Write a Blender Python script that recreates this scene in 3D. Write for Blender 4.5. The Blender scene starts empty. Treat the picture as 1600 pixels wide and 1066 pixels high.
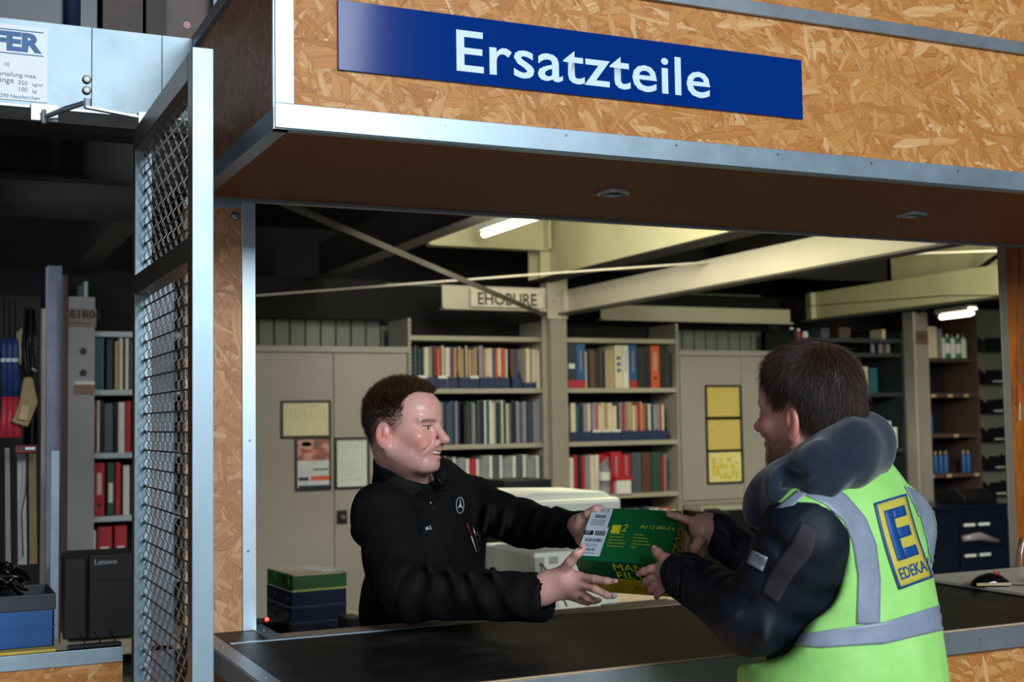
import bpy, bmesh, math, random
import numpy as np
from mathutils import Vector, Matrix
from mathutils.bvhtree import BVHTree
S = bpy.context.scene
COL = S.collection
random.seed(7)

# ---------------------------------------------------------------- camera, light, exposure
FPX = 1980.0                                   # focal length in pixels of the 1600 px wide frame
CZ = 1.62                                      # eye height
_X = np.array([4255., 59., FPX]); _X /= np.linalg.norm(_X)
_Y = np.array([-925., 139., FPX]); _Y -= _X * (_X @ _Y); _Y /= np.linalg.norm(_Y)
_Z = -np.cross(_Y, _X)
if _Z[1] > 0: _Z = -_Z
cam_d = bpy.data.cameras.new('camera'); cam = bpy.data.objects.new('camera', cam_d); COL.objects.link(cam)
cam_d.sensor_width = 36.0; cam_d.lens = FPX / 1600 * 36.0; cam_d.clip_start = 0.05; cam_d.clip_end = 100
W2C = np.array([_X, _Y, _Z])                   # rows: world axes written in camera axes (right, down, forward)
R3 = Matrix([[W2C[i][0], -W2C[i][1], -W2C[i][2]] for i in range(3)])
cam.matrix_world = Matrix.Translation((0, 0, CZ)) @ R3.to_4x4()
cam_d.dof.use_dof = True; cam_d.dof.focus_distance = 2.95; cam_d.dof.aperture_fstop = 4.5
S.camera = cam

def at(px, py, d):
    """world point seen at a pixel of the 1600x1066 frame, d metres in front of the lens"""
    v = np.array([(px - 800) / FPX, (py - 533) / FPX, 1.0]) * d
    return np.array([v @ _X, v @ _Y, v @ _Z + CZ])
def cvec(x, y, z):
    """direction given as right, down, forward of the view, in world axes"""
    v = np.array([x, y, z], float); v /= np.linalg.norm(v)
    return np.array([v @ _X, v @ _Y, v @ _Z])
def ony(px, py, Y):
    v = at(px, py, 1.0) - [0, 0, CZ]; return v * Y / v[1] + [0, 0, CZ]

S.view_settings.view_transform = 'Standard'; S.view_settings.look = 'None'
S.view_settings.gamma = 1.0; S.view_settings.use_curve_mapping = False
S.view_settings.exposure = 0.0
w = bpy.data.worlds.new('world'); S.world = w; w.use_nodes = True
w.node_tree.nodes['Background'].inputs[0].default_value = (0.55, 0.72, 1.0, 1)
w.node_tree.nodes['Background'].inputs[1].default_value = 0.10
def area(name, loc, look, sx, sy, power, col, spread=None):
    l = bpy.data.lights.new(name, 'AREA'); l.shape = 'RECTANGLE'; l.size = sx; l.size_y = sy
    l.energy = power; l.color = col
    if spread: l.spread = spread
    o = bpy.data.objects.new(name, l); COL.objects.link(o); o.location = loc
    o.rotation_euler = (Vector(look) - Vector(loc)).to_track_quat('-Z', 'Y').to_euler()
    return o
area('hall_window_light', (1.7, -5.2, 4.3), (1.2, 2.6, 1.9), 3.1, 2.0, 560, (0.84, 0.93, 1.0))
area('hall_fill_light', (-2.6, -3.0, 2.6), (0.8, 2.6, 1.6), 1.6, 2.4, 45, (0.85, 0.92, 1.0))  # added soft fill from the left, no door is known there
area('store_lamp_light', (2.95, 5.1, 2.86), (3.9, 5.5, 2.3), 0.15, 1.6, 50, (1.0, 0.98, 0.70))
area('store_fill_light', (2.6, 5.6, 2.9), (3.0, 7.8, 1.3), 0.3, 1.2, 46, (1.0, 0.95, 0.86))  # added fill for shelves and cabinets, no fixture belongs to it
area('store_lamp_right_light', (5.4, 4.4, 2.8), (6.4, 5.6, 2.35), 0.15, 1.4, 70, (1.0, 0.98, 0.68))
area('store_lamp_far_light', (7.3, 6.9, 2.38), (7.3, 7.1, 1.0), 0.12, 0.8, 4, (1.0, 0.9, 0.7))
area('store_left_light', (-0.6, 5.2, 2.6), (0.8, 7.6, 1.2), 0.3, 1.4, 20, (0.8, 0.9, 1.0))

# ---------------------------------------------------------------- materials
def lin(c):
    if isinstance(c, str):
        c = [int(c[i:i + 2], 16) / 255 for i in (0, 2, 4)]
        c = [x / 12.92 if x <= .04045 else ((x + .055) / 1.055) ** 2.4 for x in c]
    return (c[0], c[1], c[2], 1)
MATS = {}
class NT:
    def __init__(s, name):
        s.m = bpy.data.materials.new(name); s.m.use_nodes = True; s.t = s.m.node_tree
        s.b = s.t.nodes['Principled BSDF']
    def n(s, typ, **kw):
        nd = s.t.nodes.new(typ)
        for k, v in kw.items(): setattr(nd, k, v)
        return nd
    def l(s, a, b): s.t.links.new(a, b)
    def math(s, op, a, b=None, clamp=False):
        nd = s.n('ShaderNodeMath', operation=op, use_clamp=clamp)
        for i, v in enumerate((a, b)):
            if v is None: continue
            if isinstance(v, (int, float)): nd.inputs[i].default_value = v
            else: s.l(v, nd.inputs[i])
        return nd.outputs[0]
    def mix(s, f, a, b, mode='MIX'):
        nd = s.n('ShaderNodeMix', data_type='RGBA', blend_type=mode)
        for sock, v in ((nd.inputs[0], f), (nd.inputs[6], a), (nd.inputs[7], b)):
            if isinstance(v, (int, float)): sock.default_value = v
            elif isinstance(v, tuple): sock.default_value = v
            else: s.l(v, sock)
        return nd.outputs[2]
    def coord(s, scale=(1, 1, 1), rot=(0, 0, 0), src='Object'):
        tc = s.n('ShaderNodeTexCoord'); mp = s.n('ShaderNodeMapping')
        s.l(tc.outputs[src], mp.inputs[0]); mp.inputs['Scale'].default_value = scale
        mp.inputs['Rotation'].default_value = rot
        return mp.outputs[0]
    def noise(s, vec, scale=5, detail=3, rough=.5):
        nd = s.n('ShaderNodeTexNoise'); s.l(vec, nd.inputs['Vector'])
        nd.inputs['Scale'].default_value = scale; nd.inputs['Detail'].default_value = detail
        nd.inputs['Roughness'].default_value = rough
        return nd.outputs[0]
    def ramp(s, fac, stops):
        nd = s.n('ShaderNodeValToRGB'); s.l(fac, nd.inputs[0])
        e = nd.color_ramp.elements
        while len(e) < len(stops): e.new(.5)
        for el, (p, c) in zip(e, stops): el.position = p; el.color = c
        return nd.outputs[0]
    def bump(s, h, strength=.3, dist=.001):
        nd = s.n('ShaderNodeBump'); nd.inputs['Strength'].default_value = strength
        nd.inputs['Distance'].default_value = dist
        s.l(h, nd.inputs['Height']); s.l(nd.outputs[0], s.b.inputs['Normal'])
    def set(s, **kw):
        for k, v in kw.items():
            i = s.b.inputs[k.replace('_', ' ')]
            if isinstance(v, (int, float, tuple)): i.default_value = v
            else: s.l(v, i)
        return s

def plain(name, col, rough=.55, metal=0, var=.12, nscale=18, bump=0, bscale=200, emit=None, spec=None, stretch=(1, 1, 1), trans=0):
    """a plain procedural finish with slight uneven tone"""
    if name in MATS: return MATS[name]
    t = NT(name); c = lin(col)
    v = t.coord(stretch)
    nz = t.noise(v, nscale, 4, .6)
    dark = tuple(x * (1 - var) for x in c[:3]) + (1,); lite = tuple(min(1, x * (1 + var)) for x in c[:3]) + (1,)
    t.set(Base_Color=t.ramp(nz, [(.3, dark), (.7, lite)]), Roughness=rough, Metallic=metal)
    if spec is not None: t.set(Specular_IOR_Level=spec)
    if bump: t.bump(t.noise(v, bscale, 3), bump, .001)
    if emit: t.set(Emission_Color=lin(emit[0]), Emission_Strength=emit[1])
    if trans: t.set(Transmission_Weight=trans)
    MATS[name] = t.m
    return t.m

def osb(name, axes, stops, gain=1.0, seed=0.0):
    """strand board: overlapping long chips in several directions, each with its own tone and grain"""
    t = NT(name)
    tc = t.n('ShaderNodeTexCoord'); sp = t.n('ShaderNodeSeparateXYZ'); t.l(tc.outputs['Object'], sp.inputs[0])
    cb = t.n('ShaderNodeCombineXYZ')
    t.l(sp.outputs[axes[0]], cb.inputs[0]); t.l(sp.outputs[axes[1]], cb.inputs[1])
    warp = t.n('ShaderNodeTexNoise'); warp.inputs['Scale'].default_value = 14; warp.inputs['Detail'].default_value = 3
    t.l(cb.outputs[0], warp.inputs['Vector'])
    wv = t.n('ShaderNodeVectorMath', operation='MULTIPLY_ADD'); t.l(warp.outputs['Color'], wv.inputs[0])
    wv.inputs[1].default_value = (.02, .02, 0); t.l(cb.outputs[0], wv.inputs[2])
    best = tone = grain = edge = None
    for i, (ang, lx, ly) in enumerate([(8, 9, 42), (-24, 10, 60), (52, 13, 50), (-63, 14, 75), (97, 18, 70), (28, 8, 36), (-5, 9, 80), (-40, 22, 110)]):
        mp = t.n('ShaderNodeMapping'); t.l(wv.outputs[0], mp.inputs[0])
        mp.vector_type = 'TEXTURE'
        mp.inputs['Rotation'].default_value = (0, 0, math.radians(ang))
        mp.inputs['Scale'].default_value = (1 / lx, 1 / ly, 1)
        mp.inputs['Location'].default_value = (seed + i * 1.37, i * 2.11, 0)
        vo = t.n('ShaderNodeTexVoronoi', voronoi_dimensions='2D'); t.l(mp.outputs[0], vo.inputs['Vector'])
        vo.inputs['Scale'].default_value = 1
        ve = t.n('ShaderNodeTexVoronoi', voronoi_dimensions='2D', feature='DISTANCE_TO_EDGE'); t.l(mp.outputs[0], ve.inputs['Vector'])
        ve.inputs['Scale'].default_value = 1
        sc = t.n('ShaderNodeSeparateColor'); t.l(vo.outputs['Color'], sc.inputs[0])
        gm = t.n('ShaderNodeMapping'); t.l(mp.outputs[0], gm.inputs[0]); gm.inputs['Scale'].default_value = (.3, 9, 1)
        gn = t.noise(gm.outputs[0], 1.0, 4, .65)
        ed = t.math('MULTIPLY', ve.outputs[0], 14, True)
        r, g = sc.outputs[0], sc.outputs[1]
        if best is None: best, tone, grain, edge = r, g, gn, ed
        else:
            k = t.math('GREATER_THAN', r, best)
            best = t.math('MAXIMUM', r, best)
            def sel(a, b):
                nd = t.n('ShaderNodeMix', data_type='FLOAT'); t.l(k, nd.inputs[0]); t.l(a, nd.inputs[2]); t.l(b, nd.inputs[3]); return nd.outputs[0]
            tone, grain, edge = sel(tone, g), sel(grain, gn), sel(edge, ed)
    val = t.math('ADD', t.math('MULTIPLY', t.math('MULTIPLY', tone, t.math('ADD', t.math('MULTIPLY', tone, .5), .5)), .46), t.math('MULTIPLY', grain, .95))
    val = t.math('SUBTRACT', val, .17)
    colr = t.ramp(val, stops)
    lo = tuple(x * .42 for x in stops[0][1][:3]) + (1,)
    colr = t.mix(t.math('MULTIPLY', t.math('SUBTRACT', 1.0, edge), .38), colr, lo)
    t.set(Base_Color=colr, Roughness=.5, Specular_IOR_Level=.35)
    t.bump(t.math('ADD', t.math('MULTIPLY', edge, .6), grain), .35, .0015)
    return t.m
def st(*a): return [(p, lin(c)) for p, c in a]
OSB_F = osb('strand_board', (0, 2), st((.0, '8a4a1c'), (.25, 'b06d30'), (.48, 'c98745'), (.68, 'd49a5c'), (.84, 'e2b985'), (.95, 'f6e2bc')))
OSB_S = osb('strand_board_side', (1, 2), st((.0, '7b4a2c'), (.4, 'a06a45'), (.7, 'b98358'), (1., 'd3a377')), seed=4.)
OSB_P = osb('strand_board_post', (2, 0), st((.0, '8f5836'), (.3, 'b98058'), (.6, 'cf986c'), (.85, 'dfb088'), (1., 'f3d2ae')), seed=9.)
# brown film-faced plywood of the soffit
t = NT('brown_plywood'); v = t.coord((6, 60, 60)); n1 = t.noise(v, 6, 6, .7); n2 = t.noise(t.coord((1, 1, 1)), 3, 3)
t.set(Base_Color=t.mix(n2, t.ramp(n1, st((.3, '74401f'), (.7, 'a8683a'))), lin('854d28')), Roughness=.6, Specular_IOR_Level=.2)
t.bump(n1, .3, .001); PLY = t.m
t = NT('varnished_plywood'); v = t.coord((14, 14, 3)); n1 = t.noise(v, 2, 5, .7)
t.set(Base_Color=t.ramp(n1, st((.25, '6e3408'), (.55, 'a65c17'), (.8, 'c47c2a'))), Roughness=.35); VPLY = t.m
def alu(name, stretch, col='a9bcc9', rough=.40):
    t = NT(name); v = t.coord(stretch); n1 = t.noise(v, 3, 5, .6); n2 = t.noise(t.coord(), 9, 5, .65)
    t.set(Base_Color=t.mix(n2, tuple(x * .72 for x in lin(col)[:3]) + (1,), lin(col)), Metallic=.7,
          Roughness=t.math('ADD', t.math('MULTIPLY', n2, .22), rough - .1))
    t.bump(n1, .12, .0005); return t.m
ALU_H = alu('aluminium_strip', (3, 120, 120)); ALU_V = alu('aluminium_upright', (120, 120, 3))
ALU_P = alu('bright_aluminium_upright', (120, 120, 3), 'd0e0ea', .42)
ALU_Y = alu('aluminium_return', (120, 3, 120))
ALU_D = alu('weathered_aluminium', (3, 120, 120), 'a2aab2', .4)
STEEL = plain('galvanised_steel', 'b9c3c9', .42, .55, .16, 7, .1)
BRONZE = alu('gate_steel', (90, 60, 90), '8a7a68', .36)
WIRE = plain('mesh_wire', '8d8983', .38, .85, .1)
WIRE_D = plain('cross_rod', '5a5048', .4, .8, .1)
SCREW = plain('screw_steel', 'a0a4a8', .3, .9, .1)
DARK = plain('painted_dark_shade', '0a0908', .8, 0, .2)  # near-black colour stands in for shade on ceiling, walls and recesses
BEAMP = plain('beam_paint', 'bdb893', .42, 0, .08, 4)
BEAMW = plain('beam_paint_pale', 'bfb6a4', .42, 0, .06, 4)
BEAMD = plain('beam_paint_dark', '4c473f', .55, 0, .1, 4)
CABM = plain('cabinet_paint', '9b958a', .48, 0, .05, 3, .05)
SHELFM = plain('shelf_paint', 'a9a391', .5, 0, .06, 3)
POSTM = plain('post_paint', '928b7d', .5, 0, .08, 3)
BACKM = plain('cladding_paint', '7d8274', .55, 0, .12, 5)
BLK = plain('black_plastic', '0d0e10', .4, 0, .2)
BLKF = plain('black_frame', '141210', .45)
WHT = plain('white_plastic', 'dfe0d6', .35, 0, .04)
CREAM = plain('cream_board', 'd9c9a2', .55)
CONC = plain('concrete_floor', '96928c', .6, 0, .2, 2, .2, 60)
LETTER = plain('pale_lettering', 'd6ecf4', .45, 0, .03)
NAVY = plain('magazine_box_blue', '1b2b52', .5)

# ---------------------------------------------------------------- mesh helpers
class MB:
    def __init__(s): s.v = []; s.f = []
    def quad_box(s, pts):
        b = len(s.v); s.v += [tuple(p) for p in pts]
        for f in ((0, 3, 2, 1), (4, 5, 6, 7), (0, 1, 5, 4), (1, 2, 6, 5), (2, 3, 7, 6), (3, 0, 4, 7)): s.f.append(tuple(b + i for i in f))
        return s
    def box(s, x0, x1, y0, y1, z0, z1):
        return s.quad_box([(x0, y0, z0), (x1, y0, z0), (x1, y1, z0), (x0, y1, z0), (x0, y0, z1), (x1, y0, z1), (x1, y1, z1), (x0, y1, z1)])
    def obox(s, c, ax, ay, az, hx, hy, hz):
        c, ax, ay, az = map(np.array, (c, ax, ay, az)); P = []
        for k in (-1, 1):
            for i, j in ((-1, -1), (1, -1), (1, 1), (-1, 1)): P.append(c + ax * i * hx + ay * j * hy + az * k * hz)
        return s.quad_box(P)
    def tube(s, pts, r, n=8, cap=True):
        pts = [Vector(p) for p in pts]; R = r if isinstance(r, (list, tuple)) else [r] * len(pts)
        b = len(s.v); up = None
        for i, p in enumerate(pts):
            d = (pts[min(i + 1, len(pts) - 1)] - pts[max(i - 1, 0)]).normalized()
            if up is None:
                up = Vector((0, 0, 1)) if abs(d.z) < .9 else Vector((1, 0, 0))
            u = d.cross(up).normalized(); w_ = u.cross(d).normalized(); up = w_
            for k in range(n):
                a = 2 * math.pi * k / n; s.v.append(tuple(p + (u * math.cos(a) + w_ * math.sin(a)) * R[i]))
        for i in range(len(pts) - 1):
            for k in range(n):
                k2 = (k + 1) % n; s.f.append((b + i * n + k, b + i * n + k2, b + (i + 1) * n + k2, b + (i + 1) * n + k))
        if cap:
            s.f.append(tuple(b + k for k in reversed(range(n)))); e = b + (len(pts) - 1) * n; s.f.append(tuple(e + k for k in range(n)))
        return s
    def lathe(s, prof, c=(0, 0, 0), n=16, axis='z'):
        b = len(s.v)
        for r, h in prof:
            for k in range(n):
                a = 2 * math.pi * k / n; x, y = r * math.cos(a), r * math.sin(a)
                p = {'z': (x, y, h), 'y': (x, h, -y), 'x': (h, x, y)}[axis]
                s.v.append((c[0] + p[0], c[1] + p[1], c[2] + p[2]))
        for i in range(len(prof) - 1):
            for k in range(n):
                k2 = (k + 1) % n; s.f.append((b + i * n + k, b + i * n + k2, b + (i + 1) * n + k2, b + (i + 1) * n + k))
        s.f.append(tuple(b + k for k in reversed(range(n)))); e = b + (len(prof) - 1) * n; s.f.append(tuple(e + k for k in range(n)))
        return s
    def prism(s, poly, axis, a0, a1):
        """poly: 2-D outline; axis: the axis it is extruded along"""
        b = len(s.v); n = len(poly)
        for a in (a0, a1):
            for u, v in poly: s.v.append({'x': (a, u, v), 'y': (u, a, v), 'z': (u, v, a)}[axis])
        s.f.append(tuple(b + i for i in range(n))); s.f.append(tuple(b + n + i for i in reversed(range(n))))
        for i in range(n):
            j = (i + 1) % n; s.f.append((b + j, b + i, b + n + i, b + n + j))
        return s
    def mesh(s, name):
        m = bpy.data.meshes.new(name); m.from_pydata(s.v, [], s.f); m.update()
        bm = bmesh.new(); bm.from_mesh(m); bmesh.ops.recalc_face_normals(bm, faces=bm.faces); bm.to_mesh(m); bm.free()
        return m
    def build(s, name, mat, parent=None, bevel=0, smooth=False):
        m = s.mesh(name); m.materials.append(mat)
        return link(name, m, parent, bevel, smooth)
LAST = [None]
def link(name, m, parent=None, bevel=0, smooth=False):
    o = bpy.data.objects.new(name, m); COL.objects.link(o); LAST[0] = o
    if parent is not None:
        o.parent = parent
        o.matrix_parent_inverse = Matrix.Translation(-parent.location) if parent.type == 'EMPTY' else Matrix.Identity(4)
    if bevel:
        b = o.modifiers.new('bevel', 'BEVEL'); b.width = bevel; b.segments = 2; b.limit_method = 'ANGLE'
    if smooth:
        for p in m.polygons: p.use_smooth = True
    return o
def tag(o, label, cat, group=None):
    o['label'] = label; o['category'] = cat
    if group: o['group'] = group
    return o
def thing(name, label, cat, loc=(0, 0, 0), group=None):
    o = bpy.data.objects.new(name, None); COL.objects.link(o); o.location = loc; o.empty_display_size = .05
    return tag(o, label, cat, group)
def struct(name, loc=(0, 0, 0)):
    o = bpy.data.objects.new(name, None); COL.objects.link(o); o.location = loc; o['kind'] = 'structure'; o.empty_display_size = .05
    return o
def B(name, mat, parent, x0, x1, y0, y1, z0, z1, bevel=0):
    return MB().box(x0, x1, y0, y1, z0, z1).build(name, mat, parent, bevel)
def text_mesh(s, size=1.0, bold=0.0, extrude=0.0, spacing=1.0, shear=0.0, res=3):
    c = bpy.data.curves.new('t', 'FONT'); c.body = s; c.size = size; c.offset = bold; c.extrude = extrude
    c.space_character = spacing; c.shear = shear; c.resolution_u = res
    o = bpy.data.objects.new('t', c); COL.objects.link(o)
    dg = bpy.context.evaluated_depsgraph_get(); dg.update()
    m = bpy.data.meshes.new_from_object(o.evaluated_get(dg)); COL.objects.unlink(o); bpy.data.objects.remove(o)
    m.materials.clear(); return m
def put_text(name, s, mat, parent, org, ux, uz, w=None, h=None, bold=0.0, depth=.0006, spacing=1.0, shear=0.0):
    """lettering set on a surface: origin lower-left, ux along the line, uz up; scaled to width w and/or cap height h"""
    m = text_mesh(s, 1.0, bold, 0, spacing, shear)
    co = np.array([v.co[:] for v in m.vertices]);
    if len(co) == 0: return None
    x0, x1 = co[:, 0].min(), co[:, 0].max(); y0, y1 = co[:, 1].min(), co[:, 1].max()
    sx = (w / (x1 - x0)) if w else None; sy = (h / (y1 - y0)) if h else None
    sx = sx or sy; sy = sy or sx
    ux = np.array(ux, float); uz = np.array(uz, float); nn = np.cross(ux, uz)
    for v, c in zip(m.vertices, co):
        v.co = Vector(np.array(org) + ux * (c[0] - x0) * sx + uz * (c[1] - y0) * sy + nn * depth)
    m.name = name; m.materials.append(mat)
    return link(name, m, parent)
ORD = ['first', 'second', 'third', 'fourth', 'fifth', 'sixth', 'seventh', 'eighth', 'ninth', 'tenth', 'eleventh', 'twelfth', 'thirteenth', 'fourteenth', 'fifteenth', 'sixteenth', 'seventeenth', 'eighteenth', 'nineteenth', 'twentieth'] + \
      ['twenty-' + a for a in ('first', 'second', 'third', 'fourth', 'fifth', 'sixth', 'seventh', 'eighth', 'ninth')] + ['thirtieth'] + ['thirty-' + a for a in ('first', 'second', 'third', 'fourth', 'fifth', 'sixth', 'seventh', 'eighth', 'ninth')] + ['fortieth'] + ['forty-' + a for a in ('first', 'second', 'third', 'fourth', 'fifth', 'sixth')]

# ---------------------------------------------------------------- setting
o = B('floor', CONC, None, -6, 12, -8, 10, -.1, 0); o['kind'] = 'structure'
ceil = struct('ceiling')
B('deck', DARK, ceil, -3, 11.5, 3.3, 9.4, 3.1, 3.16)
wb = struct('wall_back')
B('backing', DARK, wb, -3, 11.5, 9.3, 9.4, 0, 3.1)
x = -1.0
while x < 6.2:                                   # upright cladding boards above and behind the cabinets
    B('plank', BACKM, wb, x + .006, x + .104, 8.56, 8.58 + random.uniform(0, .01), 1.9, 2.62)
    x += .11
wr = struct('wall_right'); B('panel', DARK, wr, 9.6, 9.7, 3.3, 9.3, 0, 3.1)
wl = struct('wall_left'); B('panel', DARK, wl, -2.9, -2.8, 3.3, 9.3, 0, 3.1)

# hatch wall: header box with sign, soffit, posts
SC = []
def place(o, p, n):
    o.matrix_parent_inverse = Matrix.Identity(4); o.location = Vector(p) - o.parent.location
    o.rotation_euler = Vector(n).to_track_quat('Z', 'Y').to_euler()
def screws(parent, pts, n, r=.0032):
    for p in pts:
        m = MB().lathe([(r, 0), (r, .0012), (r * .45, .0012), (r * .4, .0004)], (0, 0, 0), 10, 'z')
        place(m.build('screw', SCREW, parent), p, n)
wf = struct('wall_front')
B('header_panel', OSB_F, wf, .624, 3.9, 2.412, 2.43, 2.205, 2.575)
B('upper_panel', OSB_F, wf, 1.2, 3.9, 2.425, 2.443, 2.575, 3.3)
B('side_panel', OSB_S, wf, .624, .642, 2.43, 3.21, 2.205, 2.575)
B('soffit_panel', PLY, wf, .642, 3.9, 2.43, 3.215, 2.2, 2.215)
B('edge_strip', ALU_H, wf, .62, 3.9, 2.407, 2.412, 2.2, 2.249, .001)
B('edge_strip', ALU_V, wf, .62, .658, 2.4075, 2.412, 2.249, 2.62, .001)
B('edge_strip', ALU_D, wf, .658, 3.9, 2.4, 2.412, 2.563, 2.595, .001)
B('edge_strip', ALU_H, wf, .62, 3.9, 2.412, 2.44, 2.1985, 2.2, .0005)
B('edge_strip', ALU_Y, wf, .617, .622, 2.412, 3.21, 2.2, 2.24, .001)
B('edge_strip', ALU_Y, wf, .617, .65, 2.412, 3.21, 2.1985, 2.2)
B('edge_strip', ALU_D, wf, .61, .66, 2.41, 3.4, 2.575, 2.605, .001)
B('edge_strip', ALU_Y, wf, .617, .622, 2.412, 2.425, 2.24, 2.575)
B('rear_strip', ALU_D, wf, .642, 3.9, 3.2, 3.222, 2.192, 2.2)
screws(wf, [(.70 + .28 * i, 2.4068, 2.236) for i in range(9)] + [(.64, 2.4068, 2.29)], (0, -1, 0))
screws(wf, [(.616, 2.55, 2.22), (.616, 2.85, 2.22), (.616, 3.1, 2.22)], (-1, 0, 0))
sign = thing('sign', 'glossy dark blue sign board with pale lettering on the strand board header', 'sign', (.748, 2.4, 2.327))
t = NT('sign_blue'); t.set(Base_Color=lin('03307e'), Roughness=.10, Specular_IOR_Level=.16)
t.bump(t.noise(t.coord(), 60, 3), .04, .0008); SIGNB = t.m
B('sign_board', SIGNB, sign, .748, 1.897, 2.4055, 2.4115, 2.327, 2.47, .0008)
put_text('lettering', 'Ersatzteile', LETTER, sign, (1.004, 2.4055, 2.3505), (1, 0, 0), (0, 0, 1), w=.630, h=.0885, bold=.011, spacing=1.03)
for i, (a, b) in enumerate([((1.596, 2.797), ''), ((2.59, 2.803), '')]):
    l = thing('recessed_downlight', ['round recessed downlight in the brown soffit, the one above the box', 'round recessed downlight in the brown soffit, farther right near the corner'][i], 'light', (a[0], a[1], 2.2))
    MB().lathe([(.043, 2.2), (.043, 2.194), (.034, 2.192), (.033, 2.2)], (a[0], a[1], 0), 28).build('trim_ring', STEEL, l)
    MB().lathe([(.033, 2.1985), (.018, 2.196), (.017, 2.1985)], (a[0], a[1], 0), 20).build('lamp_glass', plain('dull_lamp_glass', '4a4640', .2), l)

# posts of the opening
post = struct('trim_1', (.675, 3.23, 1.1))
B('board', OSB_P, post, .60, .745, 3.234, 3.27, 1.1, 2.2)
B('edge_strip', ALU_P, post, .743, .778, 3.228, 3.234, 1.1, 2.2, .001)
B('edge_strip', ALU_V, post, .774, .778, 3.234, 3.31, 1.1, 2.2)
B('top_strip', ALU_H, post, .60, .743, 3.228, 3.234, 2.178, 2.2, .001)
screws(post, [(.758, 3.2275, 2.15), (.759, 3.2275, 1.962), (.7, 3.2275, 2.189), (.762, 3.2275, 1.58), (.757, 3.2275, 1.3)], (0, -1, 0))
MB().lathe([(.013, 0), (.013, .003), (.008, .003), (.008, .008), (.004, .009)], (0, 0, 0), 16).build('bolt', SCREW, post)
place(bpy.data.objects['bolt'], (.727, 3.234, 2.157), (0, -1, 0))
post2 = struct('trim_2', (3.36, 3.23, 1.1))
B('edge_strip', alu('brassy_aluminium', (120, 120, 3), 'a89b86', .5), post2, 3.36, 3.395, 3.226, 3.232, 1.1, 2.2, .001)
B('board', VPLY, post2, 3.395, 4.2, 3.232, 3.25, 1.1, 2.2)
screws(post2, [(3.377, 3.2255, 1.95), (3.38, 3.2255, 1.45)], (0, -1, 0))

# counter
t = NT('counter_top_laminate'); v = t.coord(); sx_ = t.n('ShaderNodeSeparateXYZ'); t.l(v, sx_.inputs[0]); mid_tone = t.math('SUBTRACT', .19, t.math('MULTIPLY', t.math('ABSOLUTE', t.math('SUBTRACT', sx_.outputs[0], 1.55)), .30)); n1 = t.math('ADD', t.noise(v, 5, 6, .7), t.math('MAXIMUM', mid_tone, -.12)); n2 = t.noise(t.coord((3, 40, 1)), 8, 5, .75)  # browner around the middle, darker towards both ends
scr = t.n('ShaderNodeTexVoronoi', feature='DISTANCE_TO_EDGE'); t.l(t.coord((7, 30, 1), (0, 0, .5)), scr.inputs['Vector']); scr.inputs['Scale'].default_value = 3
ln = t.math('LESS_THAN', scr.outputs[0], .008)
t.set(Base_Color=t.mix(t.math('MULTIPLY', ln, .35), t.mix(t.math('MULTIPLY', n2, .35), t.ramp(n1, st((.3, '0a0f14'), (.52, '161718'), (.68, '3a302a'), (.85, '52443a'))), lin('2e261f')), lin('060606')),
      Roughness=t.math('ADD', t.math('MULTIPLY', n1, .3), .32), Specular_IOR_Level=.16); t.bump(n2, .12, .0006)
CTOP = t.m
WOODE = plain('raw_wood_edge', 'c2a583', .6, 0, .15, 30, 0, 200, stretch=(1, 8, 8))
ctr = thing('service_counter', 'long service counter with worn black top and aluminium edges over strand board', 'counter', (2.0, 2.7, 0))
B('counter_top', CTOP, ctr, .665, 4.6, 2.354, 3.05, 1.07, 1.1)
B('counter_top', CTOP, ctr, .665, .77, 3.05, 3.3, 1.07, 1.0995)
B('front_edge', ALU_D, ctr, .625, 4.6, 2.343, 2.35, 1.045, 1.098, .001)
B('edge_lip', WOODE, ctr, .665, 4.6, 2.350, 2.356, 1.07, 1.1015)
B('side_edge', ALU_Y, ctr, .625, .665, 2.345, 3.228, 1.098, 1.102, .001)
B('side_edge', ALU_Y, ctr, .622, .628, 2.345, 3.228, 1.05, 1.1, .001)
B('rear_strip', ALU_H, ctr, .672, 1.2, 3.05, 3.064, 1.099, 1.1022, .0005)
B('rear_strip', WOODE, ctr, 1.2, 4.6, 3.05, 3.064, 1.099, 1.102, .0005)
B('rear_ledge', plain('pinkish_wood', 'a68f78', .55, 0, .15, 20, stretch=(1, 10, 10)), ctr, .77, 4.6, 3.064, 3.16, 1.06, 1.098, .002)
B('foot_plate', ALU_Y, ctr, .77, .81, 3.064, 3.31, 1.0985, 1.1015)
B('front_panel', OSB_F, ctr, .64, 4.6, 2.37, 2.39, 0, 1.045)
B('side_panel', OSB_S, ctr, .64, .66, 2.39, 3.2, 0, 1.06)
B('rear_panel', PLY, ctr, .66, 4.6, 3.12, 3.14, 0, 1.06)
screws(ctr, [(2.33, 2.3425, 1.075), (1.7, 2.3425, 1.075), (2.9, 2.3425, 1.075)], (0, -1, 0))
screws(ctr, [(.645, 2.6, 1.1022), (.645, 3.0, 1.1022), (.79, 3.2, 1.1017)], (0, 0, 1))
screws(ctr, [(.6215, 2.75, 1.08)], (-1, 0, 0))
o = MB().box(2.83, 4.55, 2.5, 3.12, 1.1025, 1.113).build('desk_board', plain('white_board', 'cfc7b5', .4, 0, .03), None, .002)
tag(o, 'pale board lying on the right end of the dark counter under the mouse', 'board')

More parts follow.
